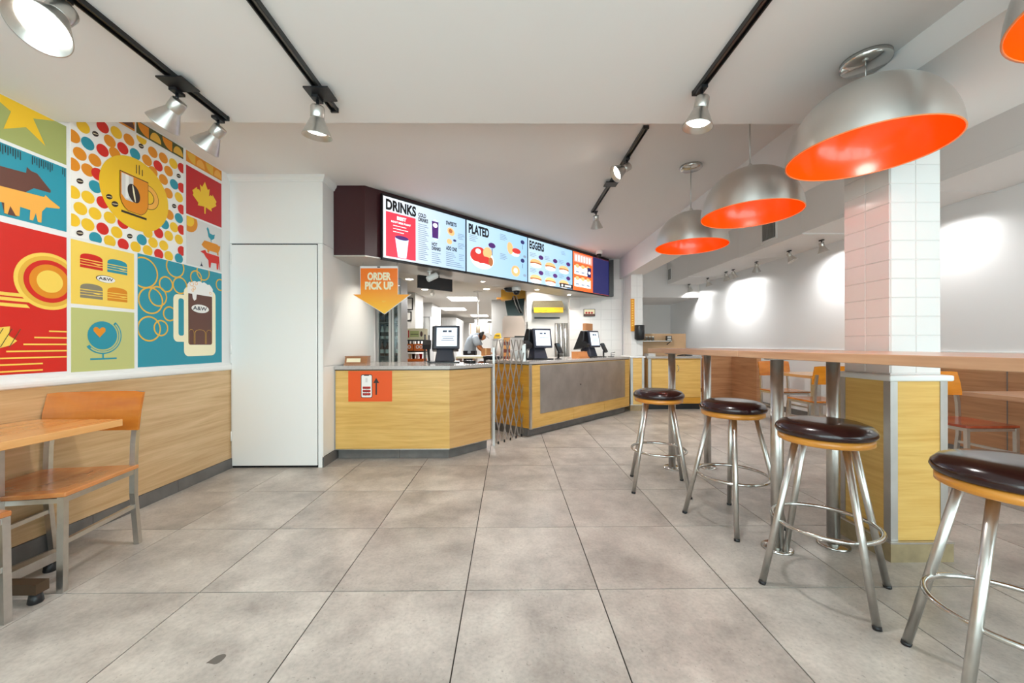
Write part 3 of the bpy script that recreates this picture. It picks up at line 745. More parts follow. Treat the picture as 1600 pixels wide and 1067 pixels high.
# ---- orange decal and wooden boxes
p = Print((0, 3.81, 0), (1, 0, 0), (0, 0, 1))
M_DEC = P('decal_orange', (226, 84, 14), .5)
dc = thing('floor_pickup_decal', 'orange decal with a phone and an upward arrow on the left counter', 'decal', (-1.365, 3.81, .574))
dc.name = 'pickup_decal'
box(-1.58, -1.15, 3.8085, 3.8099, .574, .876).build('backing', M_DEC, dc)
p = Print((0, 3.8085, 0), (1, 0, 0), (0, 0, 1))
p.poly('print_phone_case', MU['dark'], rr(-1.456, -1.343, .611, .841, .016), 0)
p.poly('print_phone_screen', MU['white'], rr(-1.450, -1.349, .617, .835, .013), 1)
p.rect('print_phone_case', MU['dark'], -1.425, -1.375, .828, .836, 2)
for z in (.70, .668, .636): p.rect('print_red', MU['red'], -1.438, -1.361, z, z + .022, 2)
p.text('print_letters', MU['dark'], 'ORDER\nAHEAD\nPICK UP', -1.436, .634, .073, .084, 3, .01)
p.rect('print_grey', MU['grey'], -1.41, -1.39, .765, .805, 2)
p.rect('print_arrow', MU['dark'], -1.312, -1.298, .64, .765, 1)
p.poly('print_arrow', MU['dark'], [(-1.334, .757), (-1.276, .757), (-1.305, .808)], 1)
p.build(dc)

def crate(label, at, rz, sx, sy, sz, mat, card=True):
    t = thing('napkin_box', label, 'box', at, rz)
    mb = MB().box(-sx / 2, sx / 2, -sy / 2, sy / 2, 0, sz * .2)
    mb.build('base', mat, t, world=False)
    mb = MB().add([(-sx / 2, -sy / 2 + .02, sz * .2), (sx / 2, -sy / 2 + .02, sz * .2), (sx / 2, sy / 2, sz * .2), (-sx / 2, sy / 2, sz * .2),
                   (-sx / 2, -sy / 2 + .05, sz), (sx / 2, -sy / 2 + .05, sz), (sx / 2, sy / 2, sz), (-sx / 2, sy / 2, sz)],
                  [(0, 3, 2, 1), (4, 5, 6, 7), (0, 1, 5, 4), (1, 2, 6, 5), (2, 3, 7, 6), (3, 0, 4, 7)])
    mb.build('body', mat, t, world=False)
    MB().box(-sx / 2 - .004, sx / 2 + .004, -sy / 2 + .045, sy / 2 + .004, sz, sz + .008).build('lid', mat, t, world=False)
    if card:
        MB().add([(-sx * .42, -sy / 2 + .019 + .006, sz * .36), (sx * .2, -sy / 2 + .025, sz * .36), (sx * .2, -sy / 2 + .040, sz * .82), (-sx * .42, -sy / 2 + .040, sz * .82)], [(0, 1, 2, 3)]).build('printed_card', MU['cream'], t, world=False)
    return t
M_BOXW = wood('brown_box_wood', (142, 92, 56), (176, 122, 80), (2, 8, 14))
crate('small brown wooden box with a card at the left end of the counter', (-1.565, 4.0, .9255), 0.1, .22, .16, .085, M_BOXW)
crate('low brown box beside the rightmost till', (1.10, 5.87, .9255), PI / 4, .26, .15, .09, P('tan_box', (190, 124, 72), .6), False)

# ---- tills
M_SCR = P('till_display', (222, 234, 246), .25, emit=.75)
M_TXT = P('display_text', (60, 70, 90), .6)
def till(label, at, rz, rs=0.0):
    t = thing('till', label, 'till', at, rz, 'tills on the counters')
    MB().prism(rr(-.17, .17, -.13, .16, .03), 0, .016).build('base_plate', M_BLACK, t, world=False)
    mb = MB(); mb.add([(-.11, -.06, .016), (.11, -.06, .016), (.12, .10, .016), (-.12, .10, .016), (-.085, -.02, .16), (.085, -.02, .16), (.09, .10, .17), (-.09, .10, .17)],
                      [(0, 3, 2, 1), (4, 5, 6, 7), (0, 1, 5, 4), (1, 2, 6, 5), (2, 3, 7, 6), (3, 0, 4, 7)])
    mb.build('stand', M_NAVY, t, world=False, bevel=.008)
    # the cashier's hooded terminal, leaning away
    mb = MB(); mb.add([(-.15, .04, .15), (.15, .04, .15), (.16, .24, .12), (-.16, .24, .12), (-.14, .03, .42), (.14, .03, .42), (.15, .10, .43), (-.15, .10, .43)],
                      [(0, 3, 2, 1), (4, 5, 6, 7), (0, 1, 5, 4), (1, 2, 6, 5), (2, 3, 7, 6), (3, 0, 4, 7)])
    mb.build('terminal', M_BLACK, t, world=False, bevel=.012)
    # customer display
    M = Matrix.Translation((.03, -.02, .29)) @ Matrix.Rotation(rs, 4, 'Z') @ Matrix.Rotation(-.16, 4, 'X')
    mb = MB(); mb.M = M; mb.box(-.145, .145, -.035, .0, -.135, .135); fr = mb.build('display_frame', M_NAVY, t, world=False, bevel=.008)
    mb = MB(); mb.M = M; mb.box(-.115, .115, -.0385, -.0352, -.105, .108); sc = mb.build('display', M_SCR, t, world=False)
    mb = MB(); mb.M = M
    for x0, x1, z in ((-.05, .0, .055), (.015, .055, .055), (-.06, .09, .0), (-.05, .075, -.02), (-.065, .085, -.04)):
        mb.add([(x0, -.0395, z), (x1, -.0395, z), (x1, -.0395, z + (.022 if z > .05 else .007)), (x0, -.0395, z + (.022 if z > .05 else .007))], [(0, 1, 2, 3)])
    mb.build('display_text', M_TXT, t, world=False)
    mb = MB().box(-.20, -.165, .02, .07, .0, .02).tube([(-.18, .05, .02), (-.19, .05, .12), (-.20, .0, .2)], .012, 8)
    mb.M = Matrix.Translation((-.2, -.02, .21)) @ Matrix.Rotation(.5, 4, 'X'); mb.box(-.045, .045, -.06, .05, -.03, .03)
    mb.build('scanner', M_BLACK, t, world=False)
    return t
till('till with a tilted white display on the left counter', (-.74, 4.47, .9255), .12, -.08)
till('till with a white display on the near end of the right counter', (.42, 5.32, .9255), PI / 4 - .30)
till('rightmost till with a pale display before the white tiles', (1.33, 6.22, .9255), PI / 4)
def pinpad(label, at, rz):
    t = thing('card_reader', label, 'card reader', at, rz, 'card readers by the tills')
    MB().lathe([(.05, 0), (.05, .008), (.015, .014), (.014, .10)], 16).build('stand', M_BLACK, t, world=False)
    mb = MB(); mb.M = Matrix.Translation((0, -.01, .15)) @ Matrix.Rotation(-.5, 4, 'X'); mb.prism(rr(-.042, .042, -.02, .02, .012), -.08, .08)
    mb.build('body', M_BLACK, t, world=False)
    mb = MB(); mb.M = Matrix.Translation((0, -.01, .15)) @ Matrix.Rotation(-.5, 4, 'X'); mb.box(-.032, .032, -.022, -.0205, .02, .065)
    mb.build('screen', P('reader_screen', (70, 84, 92), .2), t, world=False)
    return t
pinpad('black card reader on a stand beside the middle till', (.70, 5.42, .9255), PI / 4)
pinpad('black card reader on a stand beside the rightmost till', (1.55, 6.28, .9255), PI / 4)
t = thing('card_reader', 'flat black card reader lying beside the left till', 'card reader', (-.44, 4.35, .9255), .6, 'card readers by the tills')
MB().prism(rr(-.04, .04, -.08, .08, .015), 0, .028).build('body', M_BLACK, t, world=False, bevel=.004)
MB().box(-.03, .03, .01, .06, .0285, .030).build('screen', P('reader_screen', (70, 84, 92), .2), t, world=False)
t = thing('pen_stand', 'small black wire stand at the far end of the right counter', 'stand', (1.72, 6.45, .9255), .5)
MB().box(-.04, .04, -.03, .03, 0, .01).build('base', M_BLACK, t, world=False)
MB().tube([(0, 0, .01), (0, 0, .06), (.09, .0, .075)], .005, 8).build('wire', M_BLACK, t, world=False)
MB().tube([(0, 0, .03), (.08, .0, .03)], .005, 8).build('wire', M_BLACK, t, world=False)

# ================================================================== MENU SCREENS
U = Vector((.70711, .70711, 0)); N = Vector((.70711, -.70711, 0))
CSCR = 5.13
def on(c, X): return Vector((X, X + c, 0))
M_INK = P('screen_black', (12, 12, 14), .6)
def screen_mat(name, c0, c1, e):
    m = bpy.data.materials.new(name); m.use_nodes = True
    nt = m.node_tree; b = nt.nodes['Principled BSDF']
    tc = nt.nodes.new('ShaderNodeTexCoord'); sx = nt.nodes.new('ShaderNodeSeparateXYZ'); r = nt.nodes.new('ShaderNodeValToRGB')
    r.color_ramp.elements[0].color = lin(c0); r.color_ramp.elements[1].color = lin(c1)
    nt.links.new(tc.outputs['Generated'], sx.inputs[0]); nt.links.new(sx.outputs[0], r.inputs[0])
    b.inputs['Base Color'].default_value = (.02, .02, .02, 1); b.inputs['Roughness'].default_value = .3
    nt.links.new(r.outputs[0], b.inputs['Emission Color']); b.inputs['Emission Strength'].default_value = e
    return m
SE = .92
M_S1 = screen_mat('menu_white_blue', (236, 242, 248), (176, 212, 244), SE)
M_S2 = screen_mat('menu_sky_blue', (198, 226, 248), (160, 206, 244), SE)
def glow(n, c): return P('screen_' + n, c, .5, emit=SE * .9)
G = dict(red=glow('red', (204, 52, 70)), pink=glow('pink', (232, 150, 140)), blue=glow('pale_blue', (196, 224, 248)), purple=glow('purple', (70, 34, 96)), navy=glow('navy', (44, 46, 96)), tan=glow('tan', (222, 172, 116)), brown=glow('brown', (160, 96, 56)),
         white=glow('white', (248, 248, 248)), meat=glow('meat', (190, 50, 46)), grey=glow('grey', (120, 136, 156)), orange=glow('orange', (238, 96, 44)), plate=glow('plate', (236, 232, 224)), deep=glow('deep_blue', (36, 38, 84)), ink=glow('dim_text', (96, 112, 136)))
edges = [-1.262, -.507, .272, 1.030, 1.820]
labs = ['menu screen headed DRINKS at the left end of the soffit', 'menu screen headed PLATED with a big breakfast plate', 'menu screen showing six sandwiches on pale blue', 'menu screen half orange and half dark blue at the right end']
ZB, ZT = 2.012, 2.632
for k in range(4):
    Xa, Xb = edges[k], edges[k + 1]; W = (Xb - Xa) * 1.41421
    o = on(CSCR, Xa)
    t = thing('menu_screen', labs[k], 'screen', tuple(on(CSCR, (Xa + Xb) / 2) + Vector((0, 0, ZB))), group='menu screens above the tills')
    mb = MB()
    def slab(mb, a0, a1, b0, b1, d0, d1):
        vs = [o + U * a + N * d + Vector((0, 0, b)) for d in (d0, d1) for a, b in ((a0, b0), (a1, b0), (a1, b1), (a0, b1))]
        return mb.add(vs, [(0, 1, 2, 3), (7, 6, 5, 4), (0, 4, 5, 1), (1, 5, 6, 2), (2, 6, 7, 3), (3, 7, 4, 0)])
    slab(MB(), .001, W - .001, ZB - .02, ZT + .025, -.045, -.002).build('housing', M_BLACK, t)
    e = .011
    slab(MB(), e, W - e, ZB, ZT, -.0018, 0).build('display', [M_S1, M_S2, M_S2, G['orange']][k], t)
    p = Print(o + N * .0005, U, (0, 0, 1)); H = ZT - ZB
    def T_(body, a, b, wd, ht, m=M_INK, ky='print_heading', bold=.045): p.text(ky, m, body, a * W, ZB + b * H, wd * W, ht * H, 2, bold)
    def lines(a, b, wd, n_, dz=.03, ky='print_small_text', m=None):
        for i in range(n_):
            f = wd * (.65 + .35 * ((i * 37 + int(a * 100)) % 7) / 6)
            p.rect(ky, m or G['ink'], a * W, (a + f) * W, ZB + (b - i * dz) * H, ZB + (b - i * dz + .010) * H, 1)
    def E2(ky, m, a, b, ra, rb, L=1, **kw): p.ell(ky, m, a * W, ZB + b * H, ra * W, rb * H, layer=L, **kw)
    if k == 0:
        T_('DRINKS', .035, .785, .325, .18)
        p.rect('print_red_card', G['red'], .035 * W, .355 * W, ZB + .03 * H, ZB + .76 * H, 1)
        T_('BEST', .15, .66, .10, .06, G['white'], 'print_white_text'); T_('ROOT BEER FLOAT', .09, .60, .21, .03, G['white'], 'print_white_text')
        lines(.11, .55, .16, 3, .05, 'print_white_text', G['white'])
        p.poly('print_cup', G['blue'], [(.16 * W, ZB + .04 * H), (.25 * W, ZB + .04 * H), (.275 * W, ZB + .36 * H), (.13 * W, ZB + .36 * H)], 2)
        E2('print_drink', G['purple'], .2025, .37, .073, .035, 3)
        T_('COLD\nDRINKS', .385, .73, .115, .15); lines(.385, .68, .125, 19, .034)
        E2('print_glass', G['blue'], .59, .65, .062, .19, 1); p.poly('print_drink', G['purple'], [(.55 * W, ZB + .50 * H), (.625 * W, ZB + .50 * H), (.63 * W, ZB + .80 * H), (.545 * W, ZB + .80 * H)], 3)
        E2('print_logo', G['white'], .587, .73, .028, .04, 4)
        T_('HOT\nDRINKS', .545, .28, .11, .14); lines(.545, .23, .12, 6, .036)
        T_('SWEETS', .725, .80, .14, .075); T_('ADD ONS', .725, .335, .145, .075)
        E2('print_pastry', G['tan'], .79, .69, .05, .07, 1, rot=-.5); E2('print_pastry', G['brown'], .785, .70, .025, .04, 2); E2('print_pastry', G['tan'], .77, .50, .035, .05, 1); E2('print_badge', G['navy'], .84, .54, .022, .022, 2)
        lines(.885, .68, .09, 4, .03); lines(.885, .50, .09, 4, .03); lines(.725, .29, .13, 5, .034); lines(.90, .29, .07, 4, .034); lines(.725, .12, .24, 3, .036)
    elif k == 1:
        T_('PLATED', .035, .755, .30, .19); lines(.045, .72, .12, 4, .034)
        E2('print_plate', G['plate'], .235, .30, .175, .20, 1); E2('print_meat', G['meat'], .17, .38, .115, .145, 2, rot=.3); E2('print_meat', G['meat'], .27, .28, .12, .085, 3); E2('print_toast', G['tan'], .31, .45, .07, .11, 2, rot=.5); E2('print_egg', G['white'], .26, .17, .09, .05, 4); E2('print_toast', G['brown'], .36, .28, .035, .09, 4); E2('print_plate', G['white'], .17, .44, .04, .05, 4)
        E2('print_badge', G['purple'], .38, .62, .055, .055, 2); p.rect('print_small_text', G['ink'], .375 * W, .39 * W, ZB + .42 * H, ZB + .56 * H, 1)
        lines(.51, .90, .12, 4, .034); lines(.51, .49, .12, 4, .034)
        E2('print_toast', G['tan'], .68, .66, .05, .13, 2, rot=.2); E2('print_meat', G['meat'], .79, .63, .075, .06, 2); E2('print_egg', G['white'], .77, .55, .07, .045, 1); E2('print_badge', G['navy'], .90, .86, .035, .045, 2); E2('print_badge', G['navy'], .90, .45, .035, .045, 2)
        p.rect('print_small_text', G['ink'], .895 * W, .905 * W, ZB + .70 * H, ZB + .80 * H, 1); p.rect('print_small_text', G['ink'], .895 * W, .905 * W, ZB + .28 * H, ZB + .38 * H, 1)
        E2('print_bowl', G['tan'], .775, .19, .075, .12, 2); E2('print_egg', G['white'], .775, .20, .035, .055, 3); E2('print_plate', G['grey'], .94, .55, .03, .03, 2); E2('print_plate', G['grey'], .94, .13, .03, .03, 2)
    elif k == 2:
        T_('EGGERS', .03, .765, .30, .19)
        for i in range(3):
            for j in range(2):
                a = .16 + i * .31; b = .47 - j * .36
                lines(a - .12, b + .20, .13, 3, .034)
                E2('print_bun', G['tan'], a, b, .115, .085, 1); E2('print_filling', G['brown'], a, b - .015, .12, .03, 2); E2('print_paper', G['white'], a, b - .065, .11, .05, 3); E2('print_badge', G['purple'], a + .105, b + .15, .05, .05, 2)
        lines(.72, .90, .1, 3, .034)
        p.rect('print_black_label', M_INK, .68 * W, .985 * W, ZB + .01 * H, ZB + .11 * H, 4); p.rect('print_white_label', G['white'], .80 * W, .95 * W, ZB + .04 * H, ZB + .08 * H, 5); E2('print_white_label', G['white'], .735, .06, .022, .028, 5)
    else:
        p.rect('print_blue_half', G['deep'], .52 * W, W - .012, ZB + .002, ZT - .002, 0)
        p.rect('print_pink_card', G['pink'], .03 * W, .50 * W, ZB + .74 * H, ZB + .96 * H, 1)
        for i in range(6): p.rect('print_white_bars', G['white'], (.06 + i * .07) * W, (.10 + i * .07) * W, ZB + .77 * H, ZB + .92 * H, 2)
        for b in (.42, .10):
            p.rect('print_white_card', G['white'], .04 * W, .46 * W, ZB + b * H, ZB + (b + .22) * H, 1)
            for i in range(3): E2('print_bun', G['tan'], .11 + i * .14, b + .22, .05, .05, 3); p.rect('print_small_text', G['ink'], (.07 + i * .14) * W, (.15 + i * .14) * W, ZB + (b + .05) * H, ZB + (b + .08) * H, 2)
        p.rect('print_blue_cup', G['deep'], .37 * W, .47 * W, ZB + .40 * H, ZB + .66 * H, 4); E2('print_white_bars', G['white'], .42, .52, .03, .04, 5)
    p.build(t)
# black end box right of the last screen
mb = MB().prism([(1.825, 6.955), (1.90, 6.94), (1.90, 7.054), (1.848, 7.054)], 2.0, 2.66)
struct(mb.build('trim_4', M_BLACK))

# ---- pick-up sign: an arrow hung from the soffit
sg = thing('arrow_sign', 'hanging orange arrow sign reading ORDER PICK UP', 'sign', (-1.33, 4.02, 1.47))
arrow = [(-1.535, 1.945), (-1.152, 1.945), (-1.152, 1.668), (-1.024, 1.668), (-1.29, 1.468), (-1.612, 1.668), (-1.535, 1.668)]
arrow = [(x, z - .012) for x, z in arrow]
def plate(pts, y0, y1):
    n_ = len(pts); mb = MB()
    return mb.add([(x, y0, z) for x, z in pts] + [(x, y1, z) for x, z in pts], [tuple(range(n_)), tuple(range(n_, 2 * n_))[::-1]] + [(i, (i + 1) % n_, n_ + (i + 1) % n_, n_ + i) for i in range(n_)])
def sign_mat():
    m = bpy.data.materials.new('sign_orange'); m.use_nodes = True
    nt = m.node_tree; b = nt.nodes['Principled BSDF']; b.inputs['Roughness'].default_value = .3
    tc = nt.nodes.new('ShaderNodeTexCoord'); sx = nt.nodes.new('ShaderNodeSeparateXYZ'); r = nt.nodes.new('ShaderNodeValToRGB')
    r.color_ramp.elements[0].color = lin((252, 192, 44)); r.color_ramp.elements[0].position = .05; r.color_ramp.elements[1].color = lin((246, 122, 24)); r.color_ramp.elements[1].position = .75
    nt.links.new(tc.outputs['Generated'], sx.inputs[0]); nt.links.new(sx.outputs[2], r.inputs[0]); nt.links.new(r.outputs[0], b.inputs['Base Color'])
    return m
plate(grow(arrow, 1.025), 4.018, 4.024).build('board', MU['white'], sg)
plate(arrow, 4.015, 4.0175).build('print_arrow', sign_mat(), sg)
p = Print((0, 4.015, 0), (1, 0, 0), (0, 0, 1))
p.text('lettering', MU['cream'], 'ORDER', -1.464, 1.802, .245, .084, 1, .05)
p.text('lettering', MU['cream'], 'PICK UP', -1.49, 1.706, .295, .084, 1, .05)
p.text('small_mark', MU['lemon'], 'A&W', -1.315, 1.575, .04, .018, 1, .0)
p.build(sg)
box(-1.537, -1.15, 4.008, 4.03, 1.928, 1.95).build('hanging_rail', M_WHITE, sg)
box(-1.36, -1.33, 4.006, 4.0078, 1.934, 1.945).build('clip', M_BLACK, sg)
for x in (-1.52, -1.165): MB().tube([(x, 4.019, 1.95), (x, 4.06, 1.999)], .0025, 6).build('hook', M_STEEL, sg)

# ---- things on the soffit underside
for i, (X, off) in enumerate(((-1.30, 5.62), (-.35, 5.62), (.45, 5.62), (1.05, 5.62))):
    t = thing('downlight', ['small downlight over the left counter', 'small downlight in the soffit left of the gate', 'small downlight in the soffit above the middle till', 'small downlight at the right end of the soffit'][i], 'lamp', (X, X + off, 2.0), group='soffit downlights')
    MB().lathe([(.036, -.006), (.044, -.001), (.044, 0)], 20).build('bezel', M_WHITE, t, world=False)
    MB().lathe([(.028, -.0075), (.028, -.0065)], 20).build('lens', M_BULB, t, world=False)
    l = bpy.data.lights.new('downlight_beam', 'SPOT'); l.energy = 26; l.spot_size = 2.5; l.spot_blend = .8; l.shadow_soft_size = .03; l.color = (1, .93, .82)
    lo = bpy.data.objects.new('downlight_beam', l); COL.objects.link(lo); lo.parent = t; lo.location = (0, 0, -.02)
def dome_cam(label, at, r=.06):
    t = thing('dome_camera', label, 'camera', at, 0)
    MB().lathe([(r * .95, 0), (r, -.01), (r, -.045), (r * .9, -.055)], 24).build('housing', M_WHITE, t, world=False)
    MB().lathe([(r * .75, -.055), (r * .7, -.085), (r * .45, -.11), (0.0, -.118)], 24).build('dome', M_BLACK, t, world=False)
dome_cam('white dome camera on the ceiling above the right menu screen', (1.52, 6.45, ZC), .055)
dome_cam('white dome camera under the soffit above the middle till', (.12, 5.83, 2.0), .07)
t = thing('ceiling_speaker', 'round black speaker under the soffit beside the dome camera', 'speaker', (0.02, 5.95, 2.0))
MB().lathe([(.085, 0), (.085, -.02), (.06, -.05), (0, -.055)], 24).build('grille', M_BLACK, t, world=False); MB().lathe([(.095, 0), (.095, -.008)], 24).build('rim', M_BLACKM, t, world=False)
t = thing('bullet_camera', 'white bullet camera hanging under the left menu screen', 'camera', (-.93, 4.55, 2.0), .5)
MB().lathe([(.03, -.01), (.03, 0)], 16).build('mount', M_WHITE, t, world=False)
MB().tube([(0, 0, -.01), (0, 0, -.05)], .012, 10).build('arm', M_WHITE, t, world=False)
mb = MB(); mb.M = Matrix.Translation((.02, -.02, -.075)) @ Matrix.Rotation(-.5, 4, 'Y') @ Matrix.Rotation(PI / 2, 4, 'Y'); mb.lathe([(.03, -.06), (.036, -.05), (.036, .07), (.03, .075)], 20); mb.build('housing', M_WHITE, t, world=False)
mb = MB(); mb.M = Matrix.Translation((.02, -.02, -.075)) @ Matrix.Rotation(-.5, 4, 'Y') @ Matrix.Rotation(PI / 2, 4, 'Y'); mb.lathe([(.024, .0755), (.024, .078)], 20); mb.build('lens', M_BLACK, t, world=False)
t = thing('kitchen_monitor', 'black monitor hung under the soffit behind the bullet camera', 'monitor', (-.88, 4.85, 1.86))
o = Vector((-1.10, 4.66, 0))
vs = lambda a0, a1, b0, b1, d0, d1: [o + U * a + N * d + Vector((0, 0, b)) for d in (d0, d1) for a, b in ((a0, b0), (a1, b0), (a1, b1), (a0, b1))]
FB = [(0, 1, 2, 3), (7, 6, 5, 4), (0, 4, 5, 1), (1, 5, 6, 2), (2, 6, 7, 3), (3, 7, 4, 0)]
MB().add(vs(0, .50, 1.82, 1.975, 0, .03), FB).build('housing', M_BLACK, t); MB().add(vs(.2, .3, 1.975, 1.999, 0, .03), FB).build('bracket', M_BLACKM, t); MB().add(vs(.02, .48, 1.835, 1.96, -.003, -.0005), FB).build('screen', M_NAVY, t)

# ================================================================== LAMPS
# ---- dome pendants over the bar
def pendant(label, y, zc):
    x = 1.61; zr = 1.99; R_ = .297
    t = thing('dome_pendant', label, 'pendant lamp', (x, y, zr), group='dome pendants over the bar')
    prof = [(R_ * math.cos(a) ** .9, .305 * math.sin(a)) for a in [PI / 2 * i / 18 for i in range(18)]] + [(.012, .3055)]
    MB().lathe(prof, 64, cap=False).build('shade', M_ALU, t, world=False)
    inner = [((R_ - .004) * math.cos(a) ** .9, .301 * math.sin(a)) for a in [PI / 2 * i / 18 for i in range(18)]] + [(.0, .3015)]
    MB().lathe(inner, 64, cap=False).build('lining', M_ORANGE, t, world=False)
    MB().lathe([(R_ - .0045, -.002), (R_ + .001, -.002), (R_ + .001, .0015), (R_ - .0045, .0015), (R_ - .0045, -.002)], 64, cap=False).build('rim', P('rim_orange', (244, 150, 90), .4), t, world=False)
    MB().lathe([(.018, .3), (.016, .33), (.004, .345)], 16).build('collar', M_ALU, t, world=False)
    MB().tube([(0, 0, .34), (0, 0, zc - zr - .02)], .0035, 8).build('cord', M_STEELD, t, world=False)
    MB().lathe([(.0, zc - zr - .028), (.085, zc - zr - .026), (.092, zc - zr - .02), (.092, zc - zr - .0005)], 32).build('canopy', M_CHROME, t, world=False)
    MB().lathe([(.022, .30), (.022, .22), (.02, .215)], 16).build('socket', M_WHITE, t, world=False)
    MB().lathe([(.012, .215), (.03, .18), (.034, .155), (.026, .13), (.0, .12)], 20).build('bulb', P('warm_bulb', (255, 214, 160), .4, emit=3.0), t, world=False)
    l = bpy.data.lights.new('pendant_light', 'POINT'); l.energy = 1.2; l.color = (1, .93, .84); l.shadow_soft_size = .04
    lo = bpy.data.objects.new('pendant_light', l); COL.objects.link(lo); lo.parent = t; lo.location = (0, 0, .10)
pendant('spun metal dome pendant nearest the camera, cut by the right picture edge', .87, ZS)
pendant('large spun metal dome pendant with orange inside before the tiled pillar', 1.72, ZS)
pendant('middle dome pendant with orange inside hanging from the higher ceiling', 2.55, ZC)
pendant('smallest, farthest dome pendant with orange inside', 3.38, ZC)

# ---- track lighting
def track(label, x, y0, y1, zc, plate_y):
    t = thing('track_rail', label, 'track', (x, (y0 + y1) / 2, zc), group='black lighting tracks')
    mb = MB().box(x - .018, x + .018, y0, y1, zc - .008, zc - .0005).box(x - .018, x - .012, y0, y1, zc - .022, zc - .008).box(x + .012, x + .018, y0, y1, zc - .022, zc - .008)
    mb.build('channel', M_BLACKM, t)
    box(x - .004, x + .004, y0 + .02, y1 - .02, zc - .012, zc - .0085).build('conductor', P('copper_grey', (110, 104, 98), .3, .8), t)
    for y in (y0, y1): box(x - .02, x + .02, y - .012 if y == y0 else y, y if y == y0 else y + .012, zc - .024, zc - .0005).build('end_cap', M_BLACK, t)
    for y in plate_y: MB().box(x - .06, x + .06, y - .055, y + .055, zc - .030, zc - .0225).build('feed_plate', M_BLACK, t)
track('long black lighting track nearest the mural wall', -1.58, -.6, 2.16, ZS, (1.86,))
track('black lighting track left of the middle of the lowered ceiling', -.935, -.6, 2.08, ZS, (1.93,))
track('black lighting track right of the middle of the lowered ceiling', .95, -.6, 1.93, ZS, ())
track('short black lighting track on the higher ceiling before the menu', .99, 2.76, 4.50, ZC, (3.70,))
def spot(label, at, aim, zc, lit=True, energy=18, size=1.0, group='track spotlights', mat=None, stem=.05, spot_size=2.5):
    """at = point on the track underside; aim = where the beam points"""
    t = thing('spotlight', label, 'spotlight', at, group=group)
    MB().box(-.016, .016, -.03, .03, -.014, 0).build('adapter', M_BLACK, t, world=False)
    MB().tube([(0, 0, -.014), (0, 0, -stem)], .007, 10).build('stem', M_BLACK, t, world=False)
    d = Vector(aim).normalized()
    M = Matrix.Translation(Vector((0, 0, -stem - .02)) + d * .03) @ d.to_track_quat('Z', 'Y').to_matrix().to_4x4() @ Matrix.Scale(size, 4)
    mb = MB(); mb.M = M; mb.lathe([(0, -.055), (.030, -.055), (.033, -.05), (.033, .0), (.030, .004)], 28); mb.build('socket', mat or M_STEEL, t, world=False)
    mb = MB(); mb.M = M; mb.lathe([(.030, .0), (.036, .012), (.070, .085), (.072, .09), (.069, .09), (.034, .014)], 32, cap=False); mb.build('shade', mat or M_STEEL, t, world=False)
    mb = MB(); mb.M = M; mb.lathe([(.0, .012), (.03, .016), (.05, .06), (.048, .066), (.0, .07)], 24); mb.build('bulb', M_BULB if lit else P('unlit_bulb', (226, 222, 214), .3), t, world=False)
    if lit:
        l = bpy.data.lights.new('spot_beam', 'SPOT'); l.energy = energy; l.spot_size = spot_size; l.spot_blend = 1.0; l.shadow_soft_size = .05; l.color = (1, .985, .965)
        lo = bpy.data.objects.new('spot_beam', l); COL.objects.link(lo); lo.parent = t
        lo.location = Vector((0, 0, -stem - .02)) + d * (.03 + .095 * size); lo.rotation_euler = (-d).to_track_quat('Z', 'Y').to_euler()
zt = ZS - .024
spot('large lit spotlight at the top left of the picture', (-1.60, 1.39, zt), (.12, -.55, -.8), ZS, True, 16, 1.2)
spot('steel spotlight under the feed plate aimed at the mural', (-1.62, 1.90, zt - .008), (-.62, .12, -.62), ZS, True, 5)
spot('steel spotlight at the end of the mural track', (-1.60, 2.14, zt), (-.62, .10, -.62), ZS, True, 5)
spot('lit spotlight at the end of the track left of the middle', (-.96, 1.95, zt - .008), (-.08, .12, -.95), ZS, True, 38)
spot('lit spotlight at the end of the track right of the middle', (.95, 1.88, zt), (-.16, .05, -.95), ZS, True, 38)
spot('tilted steel spotlight on the short far track', (.99, 3.20, ZC - .024), (-.85, -.1, -.5), ZC, True, 30, spot_size=1.5)
spot('small lit spotlight at the far end of the short track', (1.02, 4.47, ZC - .024), (.16, .42, -.9), ZC, True, 125)
wl_lab = ['wall spotlight by the tiled pillar, its glow on the grey wall', 'dark-sided wall spotlight second from the tiled pillar', 'wall spotlight third from the tiled pillar', 'wall spotlight fourth from the tiled pillar', 'lit wall spotlight close beside the fourth one', 'wall spotlight second from the far end', 'wall spotlight nearest the far end of the grey wall']
for i, y in enumerate((5.25, 5.86, 6.64, 7.33, 7.57, 8.27, 9.12)):
    spot(wl_lab[i], (4.30, y, 2.56), (.22, [0, -.3, .3, 0, .1, 0, 0][i], -.85), 2.56, i not in (1, 2, 5), 38, .95, 'spotlights along the right wall', None, .04, 3.0)
for i, y in enumerate((1.3, 2.6, 3.9)):
    spot(['wall spotlight above the near wood panelling', 'wall spotlight behind the large pendant', 'wall spotlight behind the tiled pillar'][i], (4.30, y, 2.56), (.22, 0, -.85), 2.56, True, 17, .95, 'spotlights along the right wall', None, .04, 3.0)

